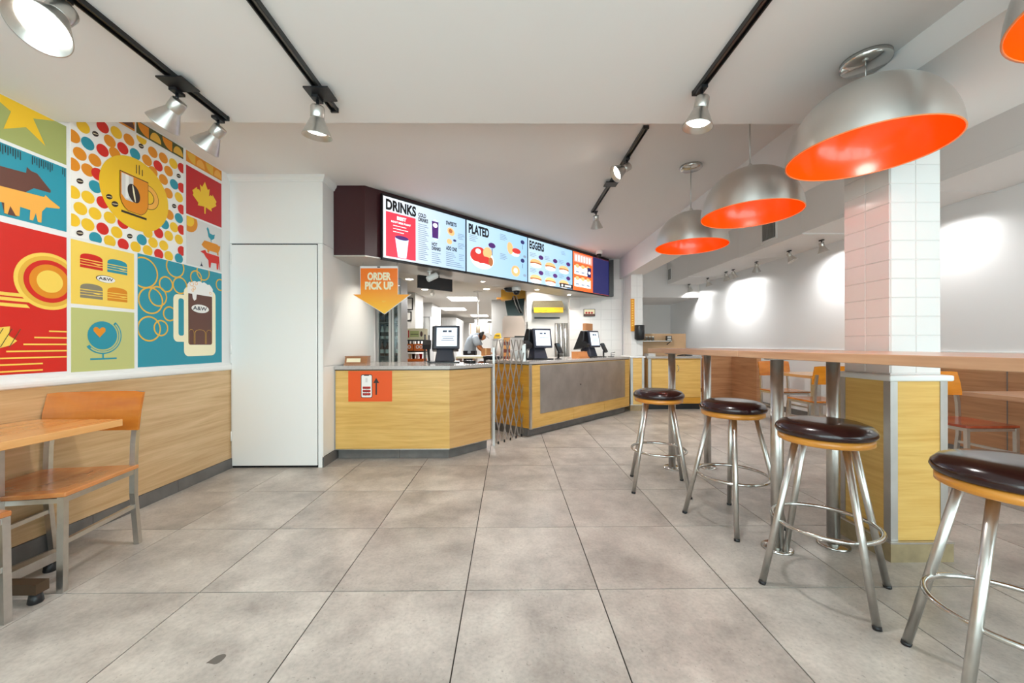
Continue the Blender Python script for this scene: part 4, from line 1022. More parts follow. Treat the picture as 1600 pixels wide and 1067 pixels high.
# ================================================================== BAR TABLE AND STOOLS
def bar_table(label, y0, y1, posts):
    t = thing('bar_table', label, 'table', (1.66, (y0 + y1) / 2, 0), group='joined bar tables')
    mb = MB()
    r = .05
    if y1 > 3: pl_ = [(1.335, y0), (1.97, y0), (1.97, y1), (1.335 + .10, y1), (1.335, y1 - .10)]
    else: pl_ = [(1.335, y0), (1.97, y0), (1.97, y1), (1.335, y1)]
    mb.prism(pl_, 1.0555, 1.093); mb.build('tabletop', M_WBAR, t, bevel=.003)
    for x, y in posts:
        MB().tube([(x, y, .012), (x, y, 1.045)], .031, 20).build('post', M_STEEL, t)
        MB().lathe([(.078, 0), (.078, .006), (.07, .012), (0, .0125)], 32, (x, y, 0)).build('base_plate', M_CHROME, t)
        MB().lathe([(.06, 1.045), (.06, 1.055)], 24, (x, y, 0)).build('top_plate', M_STEELD, t)
bar_table('far bar table with pale wood top before the service cabinet', 2.233, 3.78, ((1.495, 3.515), (1.827, 3.525)))
bar_table('near bar table with pale wood top running past the tiled pillar', -.4, 2.228, ((1.487, 2.122), (1.826, 2.152), (1.487, .25), (1.826, .25)))

def stool_proto(at, rz, label):
    t = thing('bar_stool', label, 'stool', at, rz, 'bar stools in a row')
    pr_ = [(0.0, .775), (.08, .776), (.14, .772), (.172, .760), (.188, .742), (.192, .728), (.186, .714), (.172, .708)]
    MB().lathe(pr_, 48, cap=True).build('cushion', M_VINYL, t, world=False)
    MB().lathe([(.0, .676), (.170, .676), (.180, .682), (.180, .7075), (.0, .7078)], 48).build('seat_board', M_WRING, t, world=False)
    for k in range(4):
        a = PI / 2 * k
        q = lambda r, z: (r * math.cos(a), r * math.sin(a), z)
        MB().tube([q(.278, .012), q(.125, .69)], .0145, 14).build('leg', M_STEEL, t, world=False)
        MB().tube([q(.281, 0), q(.2775, .014)], .0155, 14).build('foot_cap', M_BLACK, t, world=False)
    MB().tube([(.203 * math.cos(2 * PI * i / 48), .203 * math.sin(2 * PI * i / 48), .30) for i in range(48)], .0095, 10, True).build('foot_ring', M_CHROME, t, world=False)
    return t
st0 = stool_proto((1.19, 3.05, 0), math.radians(29), 'farthest dark maroon bar stool, smallest in the row')
dup(st0, (1.43, 2.45, 0), math.radians(64), 'dark maroon bar stool second from the far end of the row')
dup(st0, (1.475, 1.79, 0), math.radians(86), 'dark maroon bar stool in front of the tiled pillar')
dup(st0, (1.565, 1.165, 0), math.radians(15), 'nearest dark maroon bar stool, cut by the right picture edge')

# ================================================================== CAFE CHAIRS AND TABLES
def cafe_chair(label, at, rz, wback, wseat, group='wooden cafe chairs'):
    """local +y is the way the sitter faces"""
    t = thing('cafe_chair', label, 'chair', at, rz, group)
    W_, D_ = .205, .205
    # seat: slightly dished board
    nx, ny = 8, 8; vs = []; fs = []
    for s_ in (0, 1):
        for j in range(ny + 1):
            for i in range(nx + 1):
                x = -.225 + .45 * i / nx; y = -.215 + .44 * j / ny
                if j == ny: y -= .012 * (2 * i / nx - 1) ** 2
                dip = -.010 * max(0, 1 - (x / .2) ** 2) * max(0, 1 - ((y + .03) / .2) ** 2)
                vs.append((x, y, (.458 + dip) if s_ else .436))
    m_ = (nx + 1) * (ny + 1)
    for j in range(ny):
        for i in range(nx):
            a = j * (nx + 1) + i
            fs.append((a, a + nx + 1, a + nx + 2, a + 1)); fs.append((m_ + a, m_ + a + 1, m_ + a + nx + 2, m_ + a + nx + 1))
    for i in range(nx):
        fs.append((i, i + 1, m_ + i + 1, m_ + i)); a = ny * (nx + 1) + i; fs.append((a + 1, a, m_ + a, m_ + a + 1))
    for j in range(ny):
        a = j * (nx + 1); fs.append((a + nx + 1, a, m_ + a, m_ + a + nx + 1)); b = a + nx; fs.append((b, b + nx + 1, m_ + b + nx + 1, m_ + b))
    MB().add(vs, fs, False).build('seat', wseat, t, world=False, bevel=.004)
    # curved back board
    vs = []; fs = []; n_ = 10
    for s_ in (0, 1):
        for z, yy in ((.655, -.193), (.765, -.209), (.872, -.235)):
            for i in range(n_ + 1):
                x = -.232 + .464 * i / n_
                bow = -.022 * (1 - (x / .232) ** 2)
                vs.append((x, yy + bow + (.0 if s_ else -.016), z - (.006 * (abs(x) / .232) ** 8 if z > .85 else 0)))
    m_ = 3 * (n_ + 1)
    for r_ in range(2):
        for i in range(n_):
            a = r_ * (n_ + 1) + i
            fs.append((a, a + n_ + 1, a + n_ + 2, a + 1)); fs.append((m_ + a, m_ + a + 1, m_ + a + n_ + 2, m_ + a + n_ + 1))
        a = r_ * (n_ + 1); fs.append((a, a + m_, a + m_ + n_ + 1, a + n_ + 1)); b = a + n_; fs.append((b, b + n_ + 1, b + m_ + n_ + 1, b + m_))
    for i in range(n_):
        fs.append((i, i + 1, m_ + i + 1, m_ + i)); a = 2 * (n_ + 1) + i; fs.append((a + 1, a, m_ + a, m_ + a + 1))
    MB().add(vs, fs, False).build('backrest', wback, t, world=False)
    S = .026
    for sx in (-1, 1):
        x = sx * W_
        MB().bar((x, D_, 0), (x, D_ - .005, .436), S, S, (1, 0, 0)).build('leg', M_STEEL, t, world=False)
        mb = MB(); P_ = [(x, -D_ - .03, 0), (x, -D_, .30), (x, -D_ - .002, .47), (x, -D_ - .006, .58), (x, -D_ - .017, .66), (x, -D_ - .034, .77)]
        for a, b in zip(P_, P_[1:]): mb.bar(a, b, S, S, (1, 0, 0))
        mb.build('leg', M_STEEL, t, world=False)
        MB().bar((x, -D_ + .013, .422), (x, D_ - .018, .422), .022, .026).build('seat_rail', M_STEEL, t, world=False)
        MB().bar((x, -D_ + .005, .225), (x, D_ - .016, .225), .018, .022).build('stretcher', M_STEEL, t, world=False)
    MB().bar((-W_ + .014, D_ - .008, .42), (W_ - .014, D_ - .008, .42), .024, .022).build('front_rail', M_STEEL, t, world=False)
    MB().bar((-W_ + .014, -D_, .42), (W_ - .014, -D_, .42), .024, .022).build('rear_rail', M_STEEL, t, world=False)
    return t
def cafe_table(label, x0, x1, y0, y1, top, legc, arm=.30):
    cx, cy = (x0 + x1) / 2, (y0 + y1) / 2
    t = thing('cafe_table', label, 'table', (cx, cy, 0), group='wooden cafe tables')
    MB().box(x0, x1, y0, y1, .705, .74).build('tabletop', top, t, bevel=.003)
    MB().box(cx - .038, cx + .038, cy - .038, cy + .038, .10, .695).build('post', M_STEEL, t)
    box(cx - .15, cx + .15, cy - .15, cy + .15, .695, .7045).build('top_plate', M_BLACKM, t)
    MB().bar((x0 + .13 if x0 < 0 else cx - arm, cy, .07), (x1 - .0 if x0 < 0 else cx + arm, cy, .07), .05, .045).build('foot_bar', legc, t)
    MB().bar((cx, cy - arm, .07), (cx, cy + arm, .07), .05, .0452).build('foot_bar', M_STEEL, t)
    for dx, dy in ((arm, 0), (-arm, 0), (0, arm), (0, -arm)):
        ex = cx + (((x1 - cx) if dx > 0 else -(cx - x0 - .13)) if (dx and x0 < 0) else dx)
        q = (ex - math.copysign(.03, dx) if dx else cx, cy + dy - (math.copysign(.03, dy) if dy else 0))
        MB().lathe([(.022, 0), (.026, .006), (.02, .046)], 16, (q[0], q[1], 0)).build('levelling_foot', M_BLACK, t)
    return t
M_BLEG = P('brown_steel', (92, 74, 58), .4, .6)
cafe_table('varnished wooden table below the mural', -2.555, -2.055, 1.36, 2.07, M_WTABLE, M_BLEG, .27)
cafe_chair('orange wooden chair with steel legs tucked under the left table', (-2.29, 1.96, 0), PI + math.radians(9), M_WCHAIR, M_WSEAT)
cafe_chair('wooden chair seat in the bottom left corner facing the left table', (-2.275, 1.40, 0), math.radians(-4), M_WCHAIR, M_WSEAT)
cafe_table('wooden table behind the bar against the right wall panelling', 3.71, 4.40, 2.42, 3.12, M_WBAR, M_STEEL)
cafe_chair('orange chair with red seat beside the right wall panelling', (3.965, 3.33, 0), PI, M_WCHAIRY, M_WSEATR)
cafe_table('farther wooden table seen between the bar posts', 3.71, 4.40, 4.70, 5.40, M_WTABLE, M_STEEL)
cafe_chair('orange chair on the far side of the table between the bar posts', (4.05, 5.62, 0), PI, M_WCHAIR, M_WSEAT)
cafe_chair('bright orange chair with its back to the tiled pillar, seen under the bar', (3.80, 4.70, 0), 0, M_WCHAIRY, M_WCHAIR)

# ================================================================== KITCHEN BEHIND THE TILLS
M_KWHITE = P('kitchen_white', (212, 210, 206), .35)
M_KGREY = P('kitchen_grey', (150, 150, 150), .5)
M_KSTEEL = P('kitchen_steel', (190, 190, 188), .28, .9, var=.08, vscale=4)
# ---- glass-door drinks cooler with bottles
ck = thing('drinks_cooler', 'tall glass-fronted drinks cooler behind the arrow sign', 'cooler', (-1.639, 5.5, 0))
x0, x1 = -1.832, -1.481
MB().box(x0, x1, 5.32, 5.66, 0, .10).box(x0, x0 + .02, 5.32, 5.66, .10, 1.95).box(x1 - .02, x1, 5.32, 5.66, .10, 1.95).box(x0, x1, 5.32, 5.66, 1.95, 2.05).box(x0 + .02, x1 - .02, 5.62, 5.66, .10, 1.95).build('cabinet', P('cooler_shell', (190, 190, 192), .4), ck)
box(x0 + .03, x1 - .03, 5.33, 5.35, 1.92, 1.945).build('added_glow_bar', P('cooler_fill_glow', (240, 246, 255), .5, emit=9.0), ck)  # glowing bar added to brighten the bottle labels inside the cooler
xm = -1.604
for a, b in ((x0 + .025, xm - .005), (xm + .005, x1 - .005)):
    d_ = MB().box(a, a + .03, 5.28, 5.315, .11, 1.94).box(b - .03, b, 5.28, 5.315, .11, 1.94).box(a + .03, b - .03, 5.28, 5.315, .11, .14).box(a + .03, b - .03, 5.28, 5.315, 1.91, 1.94).build('door', M_KWHITE, ck)
    box(a + .03, b - .03, 5.295, 5.30, .14, 1.91).build('pane', M_PANE, d_)
for z_ in (.45, .72, .98, 1.22, 1.45, 1.68): box(x0 + .022, x1 - .022, 5.36, 5.615, z_ - .012, z_).build('shelf', M_KGREY, ck)
cols = [P('label_brown', (110, 52, 36), .4), P('label_white', (230, 228, 222), .4), P('label_dark', (40, 34, 34), .4), P('label_blue', (58, 84, 110), .4), P('label_rust', (150, 70, 40), .4)]
sh_n = {.72: 'second lowest', .98: 'third', 1.22: 'fourth', 1.45: 'upper', 1.68: 'top'}
bi = 0
for z_, ci in ((.72, 4), (.98, 0), (1.22, 1), (1.45, 2), (1.68, 3)):
    for k in range(4):
        bx = x0 + .06 + k * .072
        t = thing('drink_bottle', 'bottled drink on the %s shelf of the cooler, %s from the left' % (sh_n[z_], ['first', 'second', 'third', 'fourth'][k]), 'bottle', (bx, 5.42, z_ + .0005), group='bottles in the drinks cooler')
        MB().lathe([(.028, 0), (.03, .01), (.03, .11), (.012, .15), (.011, .175)], 14).build('body', cols[ci], t, world=False)
        MB().lathe([(.0305, .035), (.0305, .09)], 14, cap=False).build('label', cols[(ci + 1) % 5], t, world=False)
        MB().lathe([(.013, .175), (.013, .19), (0, .19)], 12).build('cap', cols[(ci + 2) % 5], t, world=False)
# ---- white partition with two framed notices
pk = struct(box(-2.373, -1.98, 8.2, 8.95, 0, 2.249).build('wall_partition', M_KWHITE), 'white kitchen partition')
for a, b, c, d, lab in ((-2.278, -2.028, 1.874, 2.133, 'larger black-framed notice on the kitchen partition'), (-2.265, -2.055, 1.643, 1.84, 'lower black-framed notice on the kitchen partition')):
    t = thing('framed_notice', lab, 'picture', ((a + b) / 2, 8.19, c), group='framed notices on the kitchen partition')
    MB().box(a, b, 8.18, 8.199, c, c + .02).box(a, b, 8.18, 8.199, d - .02, d).box(a, a + .02, 8.18, 8.199, c + .02, d - .02).box(b - .02, b, 8.18, 8.199, c + .02, d - .02).build('frame', M_BLACK, t)
    box(a + .02, b - .02, 8.188, 8.196, c + .02, d - .02).build('sheet', MU['white'], t)
# ---- black rack with carton, orange cartons and cups
rk = thing('wire_rack', 'black rack loaded with orange cartons behind the left till', 'rack', (-1.563, 6.45, 0))
a, b = -1.761, -1.365
for xx in (a, b):
    for yy in (6.3, 6.62): MB().tube([(xx, yy, 0), (xx, yy, 1.30)], .012, 8).build('upright', M_BLACK, rk)
for z_ in (.55, .86, 1.032, 1.215): box(a - .01, b + .01, 6.29, 6.63, z_ - .02, z_).build('shelf', M_BLACKM, rk)
t = thing('print_carton', 'white carton with red print on top of the black rack', 'carton', (-1.563, 6.46, 1.2155))
MB().box(a + .01, b - .02, 6.31, 6.6, 1.2155, 1.40).build('body', MU['cream'], t)
p = Print((0, 6.309, 0), (1, 0, 0), (0, 0, 1))
for q in (.03, .08, .12): p.rect('print_bar', MU['crimson'], a + q, a + q + .018, 1.25, 1.37, 0)
p.rect('print_field', MU['pale'], a + .15, b - .10, 1.26, 1.36, 0); p.rect('print_bar', MU['dark'], a + .16, b - .11, 1.30, 1.31, 1); p.ell('print_figure', MU['brown'], b - .06, 1.31, .02, .045, 0)
p.build(t)
for k in range(2):
    xx = a + .02 + k * .19; zz = 1.032 + .001
    t = thing('drinks_carton', ['left orange drinks carton with a white oval on the rack', 'right orange drinks carton with a white oval on the rack'][k], 'carton', (xx + .09, 6.4, zz), group='orange cartons on the rack')
    MB().box(xx, xx + .175, 6.32, 6.5, zz, zz + .115).build('body', P('carton_orange', (232, 110, 20), .5), t)
    p = Print((0, 6.319, 0), (1, 0, 0), (0, 0, 1)); p.ring('print_oval', MU['white'], xx + .06, zz + .065, .016, .028, 0); p.ring('print_oval', MU['white'], xx + .115, zz + .065, .016, .028, 0); p.build(t)
    for q in range(3): MB().lathe([(.014, .115), (.014, .15), (.011, .17), (0, .17)], 10, (xx + .03 + q * .055, 6.41, zz)).build('bottle_neck', M_BLACK, t)
t = thing('cup_tray', 'orange and white tray of cups under the cartons', 'tray', (-1.542, 6.42, .8605))
MB().box(a + .03, b - .03, 6.31, 6.58, .8605, .90).build('tray', P('carton_orange', (232, 110, 20), .5), t)
for q in range(5): MB().lathe([(.02, .90), (.03, .985), (.032, .985)], 12, (a + .07 + q * .06, 6.38, 0)).build('cup', [MU['white'], MU['cream'], MU['dark'], MU['white'], MU['crimson']][q], t)
# ---- grey pillar, steel cabinet, walk-in cooler, back shelving
struct(box(-2.277, -2.024, 10.2, 11.5, 0, 2.249).build('wall_pillar', P('kitchen_pillar', (196, 194, 190), .4)))
t = thing('steel_cabinet', 'grey steel cabinet in front of the kitchen pillar', 'cabinet', (-1.877, 9.3, 0))
a, b = -2.122, -1.851
box(a, b, 9.1, 9.55, 0, 1.80).build('body', M_KGREY, t); box(a + .01, b - .01, 9.085, 9.099, .05, .9).build('door', M_KSTEEL, t); box(a + .01, b - .01, 9.085, 9.099, .93, 1.77).build('door', M_KSTEEL, t)
t = thing('walk_in_cooler', 'white walk-in cooler deep in the kitchen', 'cooler', (-2.152, 15, 0))
a, b = -2.43, -1.897
box(a, b, 14, 16.3, 0, 2.121).build('body', M_KWHITE, t)
for k in range(5): box(a + .03 + k * .1, a + .12 + k * .1, 13.985, 13.999, .1, 2.051).build('front_panel', P('cooler_panel', (206, 206, 204), .3, .3), t)
t = thing('extraction_hood', 'long steel extraction hood at the back of the kitchen', 'hood', (-1.186, 17, 1.545))
a, b = -1.637, -0.708
box(a, b, 16, 17.2, 1.545, 2.023).build('canopy', M_KSTEEL, t); box(a + .2, b - .2, 16.3, 16.9, 2.023, 2.249).build('flue', M_KSTEEL, t)
for k in range(7): box(a + .03 + k * .13, a + .09 + k * .13, 15.985, 15.999, 1.571, 1.997).build('baffle', [P('baffle_brown', (150, 132, 116), .4, .5), M_KWHITE][k % 2], t)
t = thing('white_board', 'white panel standing behind the kitchen worker', 'panel', (-0.719, 11.6, 0))
box(-0.852, -0.547, 11.5, 11.56, .5, 1.486).build('panel', M_KWHITE, t)
for q in (-0.833, -0.566): box(q - .015, q + .015, 11.561, 11.6, 0, 1.4).build('leg', M_KSTEEL, t)
# ---- prep line in front of the worker
t = thing('prep_table', 'long white-topped prep table with bins behind the left till', 'table', (-0.671, 7.7, 0))
a, b = -1.015, -0.327
box(a, b, 7.4, 8.1, 0.868, 0.911).build('worktop', MU['cream'], t)
for q in (a + .02, (a + b) / 2, b - .02): box(q - .02, q + .02, 7.42, 8.08, 0, 0.868 - .001).build('leg', M_WBAR, t)
for k in range(2): box(a + .06 + k * .36, a + .33 + k * .36, 7.44, 7.9, .62, .80).build('bin', P('bin_rust', (160, 84, 44), .5), t)
box(a, b, 7.42, 8.08, .56, .60).build('shelf', M_WBAR, t)
t = thing('cardboard_box', 'brown cardboard box on the prep table beside the worker', 'box', (-0.475, 7.7, 0.911 + .0005))
zz = 0.911 + .0005
MB().box(-0.538, -0.362, 7.6, 7.9, zz, zz + .15).build('body', M_CARD, t); box(-0.462, -0.437, 7.598, 7.902, zz + .02, zz + .152).build('tape', P('tape', (214, 180, 130), .4), t)
# ---- kitchen ceiling lights
for k, (px0, px1, Y0, lab) in enumerate(((-1.43, -0.751, 9.0, 'nearest square light panel in the kitchen ceiling'), (-2.063, -1.347, 11.6, 'second light panel in the kitchen ceiling'), (-1.416, -0.802, 14.4, 'third light panel in the kitchen ceiling'), (-1.384, -0.803, 17.0, 'farthest light panel in the kitchen ceiling'))):
    t = thing('ceiling_light', lab, 'ceiling light', ((px0 + px1) / 2, Y0 + .4, 2.25), group='kitchen ceiling light panels')
    MB().box(px0 - .03, px1 + .03, Y0 - .03, Y0 + .83, 2.243, 2.2495).build('frame', M_WHITE, t)
    box(px0, px1, Y0, Y0 + .8, 2.239, 2.2425).build('diffuser', M_LEDP, t)
    l = bpy.data.lights.new('panel_light', 'AREA'); l.shape = 'RECTANGLE'; l.size = px1 - px0; l.size_y = .8; l.energy = 70
    lo = bpy.data.objects.new('panel_light', l); COL.objects.link(lo); lo.parent = t; lo.location = (0, 0, -.02)
for X_, Y_, lab in ((-1.679, 6.55, 'round downlight in the kitchen ceiling above the rack'), (-1.679, 7.75, 'round downlight in the kitchen ceiling by the ball camera'), (-0.437, 7.7, 'round downlight in the kitchen ceiling above the prep table'), (0.647 - .1, 6.95, 'round downlight before the steel pass-through')):
    t = thing('downlight', lab, 'lamp', (X_, Y_, 2.25), group='kitchen downlights')
    MB().lathe([(.07, -.006), (.085, -.001), (.085, 0)], 20).build('bezel', M_WHITE, t, world=False); MB().lathe([(.062, -.0075), (.062, -.0062)], 20).build('lens', M_BULB, t, world=False)
    l = bpy.data.lights.new('downlight_beam', 'SPOT'); l.energy = 50; l.spot_size = 2.7; l.spot_blend = .8; l.shadow_soft_size = .06; l.color = (1, .96, .9)
    lo = bpy.data.objects.new('downlight_beam', l); COL.objects.link(lo); lo.parent = t; lo.location = (0, 0, -.02)
t = thing('ball_camera', 'small white ball camera on the kitchen ceiling', 'lamp', (-1.58, 8.0, 2.25))  # ball-shaped camera on the ceiling, gives off no light
MB().lathe([(.03, 0), (.03, -.02)], 14).build('mount', M_WHITE, t, world=False); MB().lathe([(.0, -.12)] + [(.05 * math.sin(PI * i / 10), -.07 - .05 * math.cos(PI * i / 10)) for i in range(1, 10)] + [(.0, -.02)], 18).build('globe', M_WHITE, t, world=False)
t = thing('heat_lamp', 'white heat lamp on a long rod over the prep table', 'lamp', (-0.641, 8.1, 2.25))
MB().lathe([(.09, 0), (.09, -.02), (.02, -.03)], 20).build('ceiling_plate', M_WHITE, t, world=False); MB().tube([(0, 0, -.03), (0, 0, 1.542 - 2.25)], .014, 10).build('rod', M_KWHITE, t, world=False)
MB().lathe([(.02, 0), (.045, -.02), (.05, -.16), (.0, -.16)], 18, (0, 0, 1.542 - 2.25)).build('shade', P('heat_lamp_shade', (222, 206, 184), .4), t, world=False)
# ---- right half: grey wall, monitor with cables, warming cabinet, boxes
struct(box(-0.425, -0.042, 9.6, 9.7, 0, 2.249).build('wall_glass_screen', P('kitchen_grey_wall', (170, 168, 164), .5)))
t = thing('yellow_beam', 'yellow box beam under the kitchen ceiling', 'beam', (0.134, 8.0, 2.11))
box(-0.151, 0.355, 7.8, 8.1, 2.045, 2.245).build('body', P('mustard', (208, 152, 30), .4), t); box(-0.242, -0.151, 7.85, 8.05, 2.058, 2.097).build('end', P('mustard_brown', (160, 110, 50), .4), t)
t = thing('order_monitor', 'dark monitor with hanging cables above the warming cabinet', 'monitor', (0.068, 7.6, 1.706))
MB().add([(-0.071, 7.6, 1.997), (0.32, 7.6, 2.047), (0.295, 7.6, 1.706), (-0.021, 7.6, 1.706)] + [(-0.071, 7.66, 1.997), (0.32, 7.66, 2.047), (0.295, 7.66, 1.706), (-0.021, 7.66, 1.706)], FB).build('screen', P('dark_green_screen', (14, 34, 26), .2), t)
MB().tube([(0.068, 7.63, 2.0), (0.093, 7.63, 2.07), (0.106, 7.7, 2.09)], .014, 8).build('bracket', M_BLACKM, t)
for k in range(3): MB().tube([(0.092 + .03 * k, 7.57, 2.091), (0.142 + .04 * k, 7.55, 1.916 - .03 * k), (0.218 + .03 * k, 7.57, 1.753)], .010, 8).build('cable', [M_KGREY, M_BLACK, M_KGREY][k], t)
t = thing('warming_cabinet', 'beige warming cabinet with chamfered top behind the gate', 'cabinet', (0.1, 7.4, .9))
a, b = -0.115, 0.303
plate([(a, 1.269), (b, 1.269), (b, 1.556), (0.256, 1.664), (-0.079, 1.664), (a, 1.604)], 7.2, 7.55).build('hood', P('beige_panel', (206, 192, 180), .4), t)
box(a, b, 7.2, 7.6, .3, 1.018).build('body', M_KSTEEL, t); box(a, a + .03, 7.2, 7.6, 1.018, 1.269 - .001).build('post', M_KSTEEL, t); box(b - .03, b, 7.2, 7.6, 1.018, 1.269 - .001).build('post', M_KSTEEL, t)
box(0.112, 0.303, 7.19, 7.199, 1.269, 1.293).build('trim', M_BLACK, t)
for q in (a + .03, b - .03): box(q - .02, q + .02, 7.25, 7.55, 0, .299).build('leg', M_KSTEEL, t)
bt = thing('back_table', 'wooden back table with boxes seen through the lattice gate', 'table', (0.004, 6.5, 0))
a, b = -0.283, 0.217
box(a, b, 6.3, 6.9, .845, .88).build('worktop', M_WCHAIR, bt)
for q in (a + .03, b - .03): box(q - .02, q + .02, 6.32, 6.88, 0, .844).build('leg', M_KSTEEL, bt)
for k in range(6):
    zz = .8805 + k * .062
    t = thing('burger_box', 'brown box in the stack behind the gate, %s from the bottom' % ['first', 'second', 'third', 'fourth', 'fifth', 'topmost, sixth'][k], 'box', (-0.029, 6.55, zz), group='stack of brown boxes')
    MB().box(-.055, .055, -.06, .06, 0, .055).build('body', [P('box_brown', (110, 50, 36), .5), P('box_tan', (206, 150, 84), .5)][k % 2], t, world=False); MB().box(-.057, .057, -.062, .062, .055, .061).build('lid', [P('box_tan', (206, 150, 84), .5), P('box_brown', (110, 50, 36), .5)][k % 2], t, world=False)
t = thing('yellow_bag', 'yellow bag on a white tub behind the lattice gate', 'bag', (-0.19, 6.55, 1.234))
MB().add([(-.07, -.05, 0), (.07, -.05, 0), (.07, .05, 0), (-.07, .05, 0), (-.035, -.03, .09), (.055, -.03, .10), (.055, .03, .10), (-.035, .03, .09)], [(0, 3, 2, 1), (4, 5, 6, 7), (0, 1, 5, 4), (1, 2, 6, 5), (2, 3, 7, 6), (3, 0, 4, 7)]).build('body', M_YELLOW, t, world=False, bevel=.02); MB().box(-.03, .04, -.045, -.036, .04, .055).build('print', M_BLACK, t, world=False)
t = thing('white_tub', 'white plastic tub under the yellow bag', 'tub', (-0.19, 6.55, .8805))
MB().lathe([(.065, 0), (.08, 1.234 - .8805 - .02)], 20).build('body', M_KWHITE, t, world=False); MB().lathe([(.085, 1.234 - .8805 - .019), (.085, 1.234 - .8805 - .001)], 20).build('lid', M_KWHITE, t, world=False)
t = thing('black_bin', 'black plastic bin behind the lattice gate', 'bin', (-0.128, 6.1, 0))
MB().lathe([(.11, 0), (.14, .92), (.15, .93), (.15, .96), (.0, .97)], 20).build('body', M_BLACK, t, world=False)
t.location.x -= .12; t.location.y = 5.95
# ---- steel pass-through with yellow sign
t = thing('steel_fridge', 'tall white and steel pass-through unit with a yellow sign', 'cabinet', (0.794, 7.5, 0))
a, b = 0.342, 1.162 - .02
box(a, b, 7.25, 7.9, 0, 2.245).build('body', M_KWHITE, t)
plate([(0.447, 1.784), (1.07, 1.784), (0.998, 1.951), (0.459, 1.951)], 7.20, 7.249).build('hood', P('bronze_steel', (150, 132, 104), .25, .9), t)
sgn = box(0.474, 1.017, 7.15, 7.199, 1.726, 1.822).build('sign', M_YELLOW, t)
p = Print((0, 7.15, 0), (1, 0, 0), (0, 0, 1)); p.text('sign_letters', P('sign_brown', (120, 84, 20), .5), 'Take out', 0.515, 1.752, .20, .035, 0, .0); p.build(t)
box(0.486, 0.968, 7.235, 7.249, 1.619, 1.649).build('slot', M_BLACK, t)
box(0.359, 0.618, 7.232, 7.249, .35, 1.571).build('door', M_KWHITE, t)
for k in range(3): MB().tube([(0.903 + k * .085, 7.225, .5), (0.903 + k * .085, 7.225, 1.532)], .035, 14).build('chute', M_KSTEEL, t)
box(0.347, 0.356, 7.23, 7.249, .2, 1.559).build('door_gap', M_BLACK, t)
# ---- worker bending over the prep table
W0 = (-0.823, 8.75, 0)
pr = thing('person', 'person in a grey shirt and dark cap bending over the prep table', 'person', W0)
def skin_mesh(name, mat, verts, edges, radii, root):
    me = bpy.data.meshes.new(name); me.from_pydata(verts, edges, []); me.update()
    o = bpy.data.objects.new(name, me); COL.objects.link(o); me.materials.append(mat)
    sk = o.modifiers.new('skin', 'SKIN'); sk.use_smooth_shade = True
    lay = me.skin_vertices[0] if me.skin_vertices else None
    if lay is None:
        bm = bmesh.new(); bm.from_mesh(me); bm.verts.layers.skin.verify(); bm.to_mesh(me); bm.free(); lay = me.skin_vertices[0]
    for i, r in enumerate(radii):
        lay.data[i].radius = (r, r) if not isinstance(r, tuple) else r
        lay.data[i].use_root = (i == root)
    o.modifiers.new('sub', 'SUBSURF').levels = 2; o.modifiers['sub'].render_levels = 2
    o.parent = pr
    return o
# pelvis, spine, chest, neck, head, arms, legs; the back curls towards +x
V = [(-.05, 0, .92), (-.04, 0, 1.08), (.02, 0, 1.24), (.10, 0, 1.33), (.17, 0, 1.34), (.24, 0, 1.31), (.27, 0, 1.24),
     (.09, -.19, 1.27), (.17, -.22, 1.06), (.30, -.17, .96), (.37, -.16, .95), (.09, .19, 1.27), (.17, .22, 1.06), (.30, .15, .96), (.37, .14, .95),
     (-.05, -.10, .88), (-.03, -.11, .48), (-.07, -.11, .09), (.08, -.11, .04), (-.05, .10, .88), (-.03, .11, .48), (-.07, .11, .09), (.08, .11, .04)]
Ed = [(0, 1), (1, 2), (2, 3), (3, 4), (4, 5), (5, 6), (3, 7), (7, 8), (8, 9), (9, 10), (3, 11), (11, 12), (12, 13), (13, 14), (0, 15), (15, 16), (16, 17), (17, 18), (0, 19), (19, 20), (20, 21), (21, 22)]
Rd = [.085, .085, .09, .075, .05, .085, .075, .06, .045, .035, .03, .06, .045, .035, .03, .085, .055, .04, .03, .085, .055, .04, .03]
M_SKIN = P('skin', (178, 112, 66), .5)
skin_mesh('body', M_SKIN, V, Ed, Rd, 0)
mb = MB()
def garment(mb, path, rads, n=18):
    # rounded sleeve or torso shell: rings of (depth, width) half-axes
    vs = []; fs = []
    for k, (q, r) in enumerate(zip(path, rads)):
        a = Vector(path[min(k + 1, len(path) - 1)]) - Vector(path[max(k - 1, 0)]); a.normalize()
        wv = Vector((0, 1, 0)); wv = (wv - a * wv.dot(a)).normalized(); dv = a.cross(wv)
        for i in range(n):
            c = 2 * PI * i / n
            vs.append(Vector(q) + dv * (r[0] * math.cos(c)) + wv * (r[1] * math.sin(c)))
    for k in range(len(path) - 1):
        for i in range(n): fs.append((k * n + i, k * n + (i + 1) % n, (k + 1) * n + (i + 1) % n, (k + 1) * n + i))
    fs += [tuple(range(n))[::-1], tuple((len(path) - 1) * n + i for i in range(n))]
    mb.add(vs, fs, True)
garment(mb, [(-.06, 0, .86), (-.055, 0, .96), (-.045, 0, 1.08), (.0, 0, 1.21), (.06, 0, 1.30), (.12, 0, 1.345), (.16, 0, 1.345)], [(.14, .18), (.14, .185), (.135, .19), (.135, .21), (.12, .215), (.085, .16), (.05, .07)])
for s_ in (-1, 1): garment(mb, [(.07, .15 * s_, 1.29), (.09, .20 * s_, 1.26), (.125, .215 * s_, 1.17), (.15, .222 * s_, 1.11)], [(.08, .07), (.085, .075), (.075, .07), (.078, .072)], 14)
mb.build('shirt', P('grey_shirt', (150, 160, 172), .8), pr, world=False)
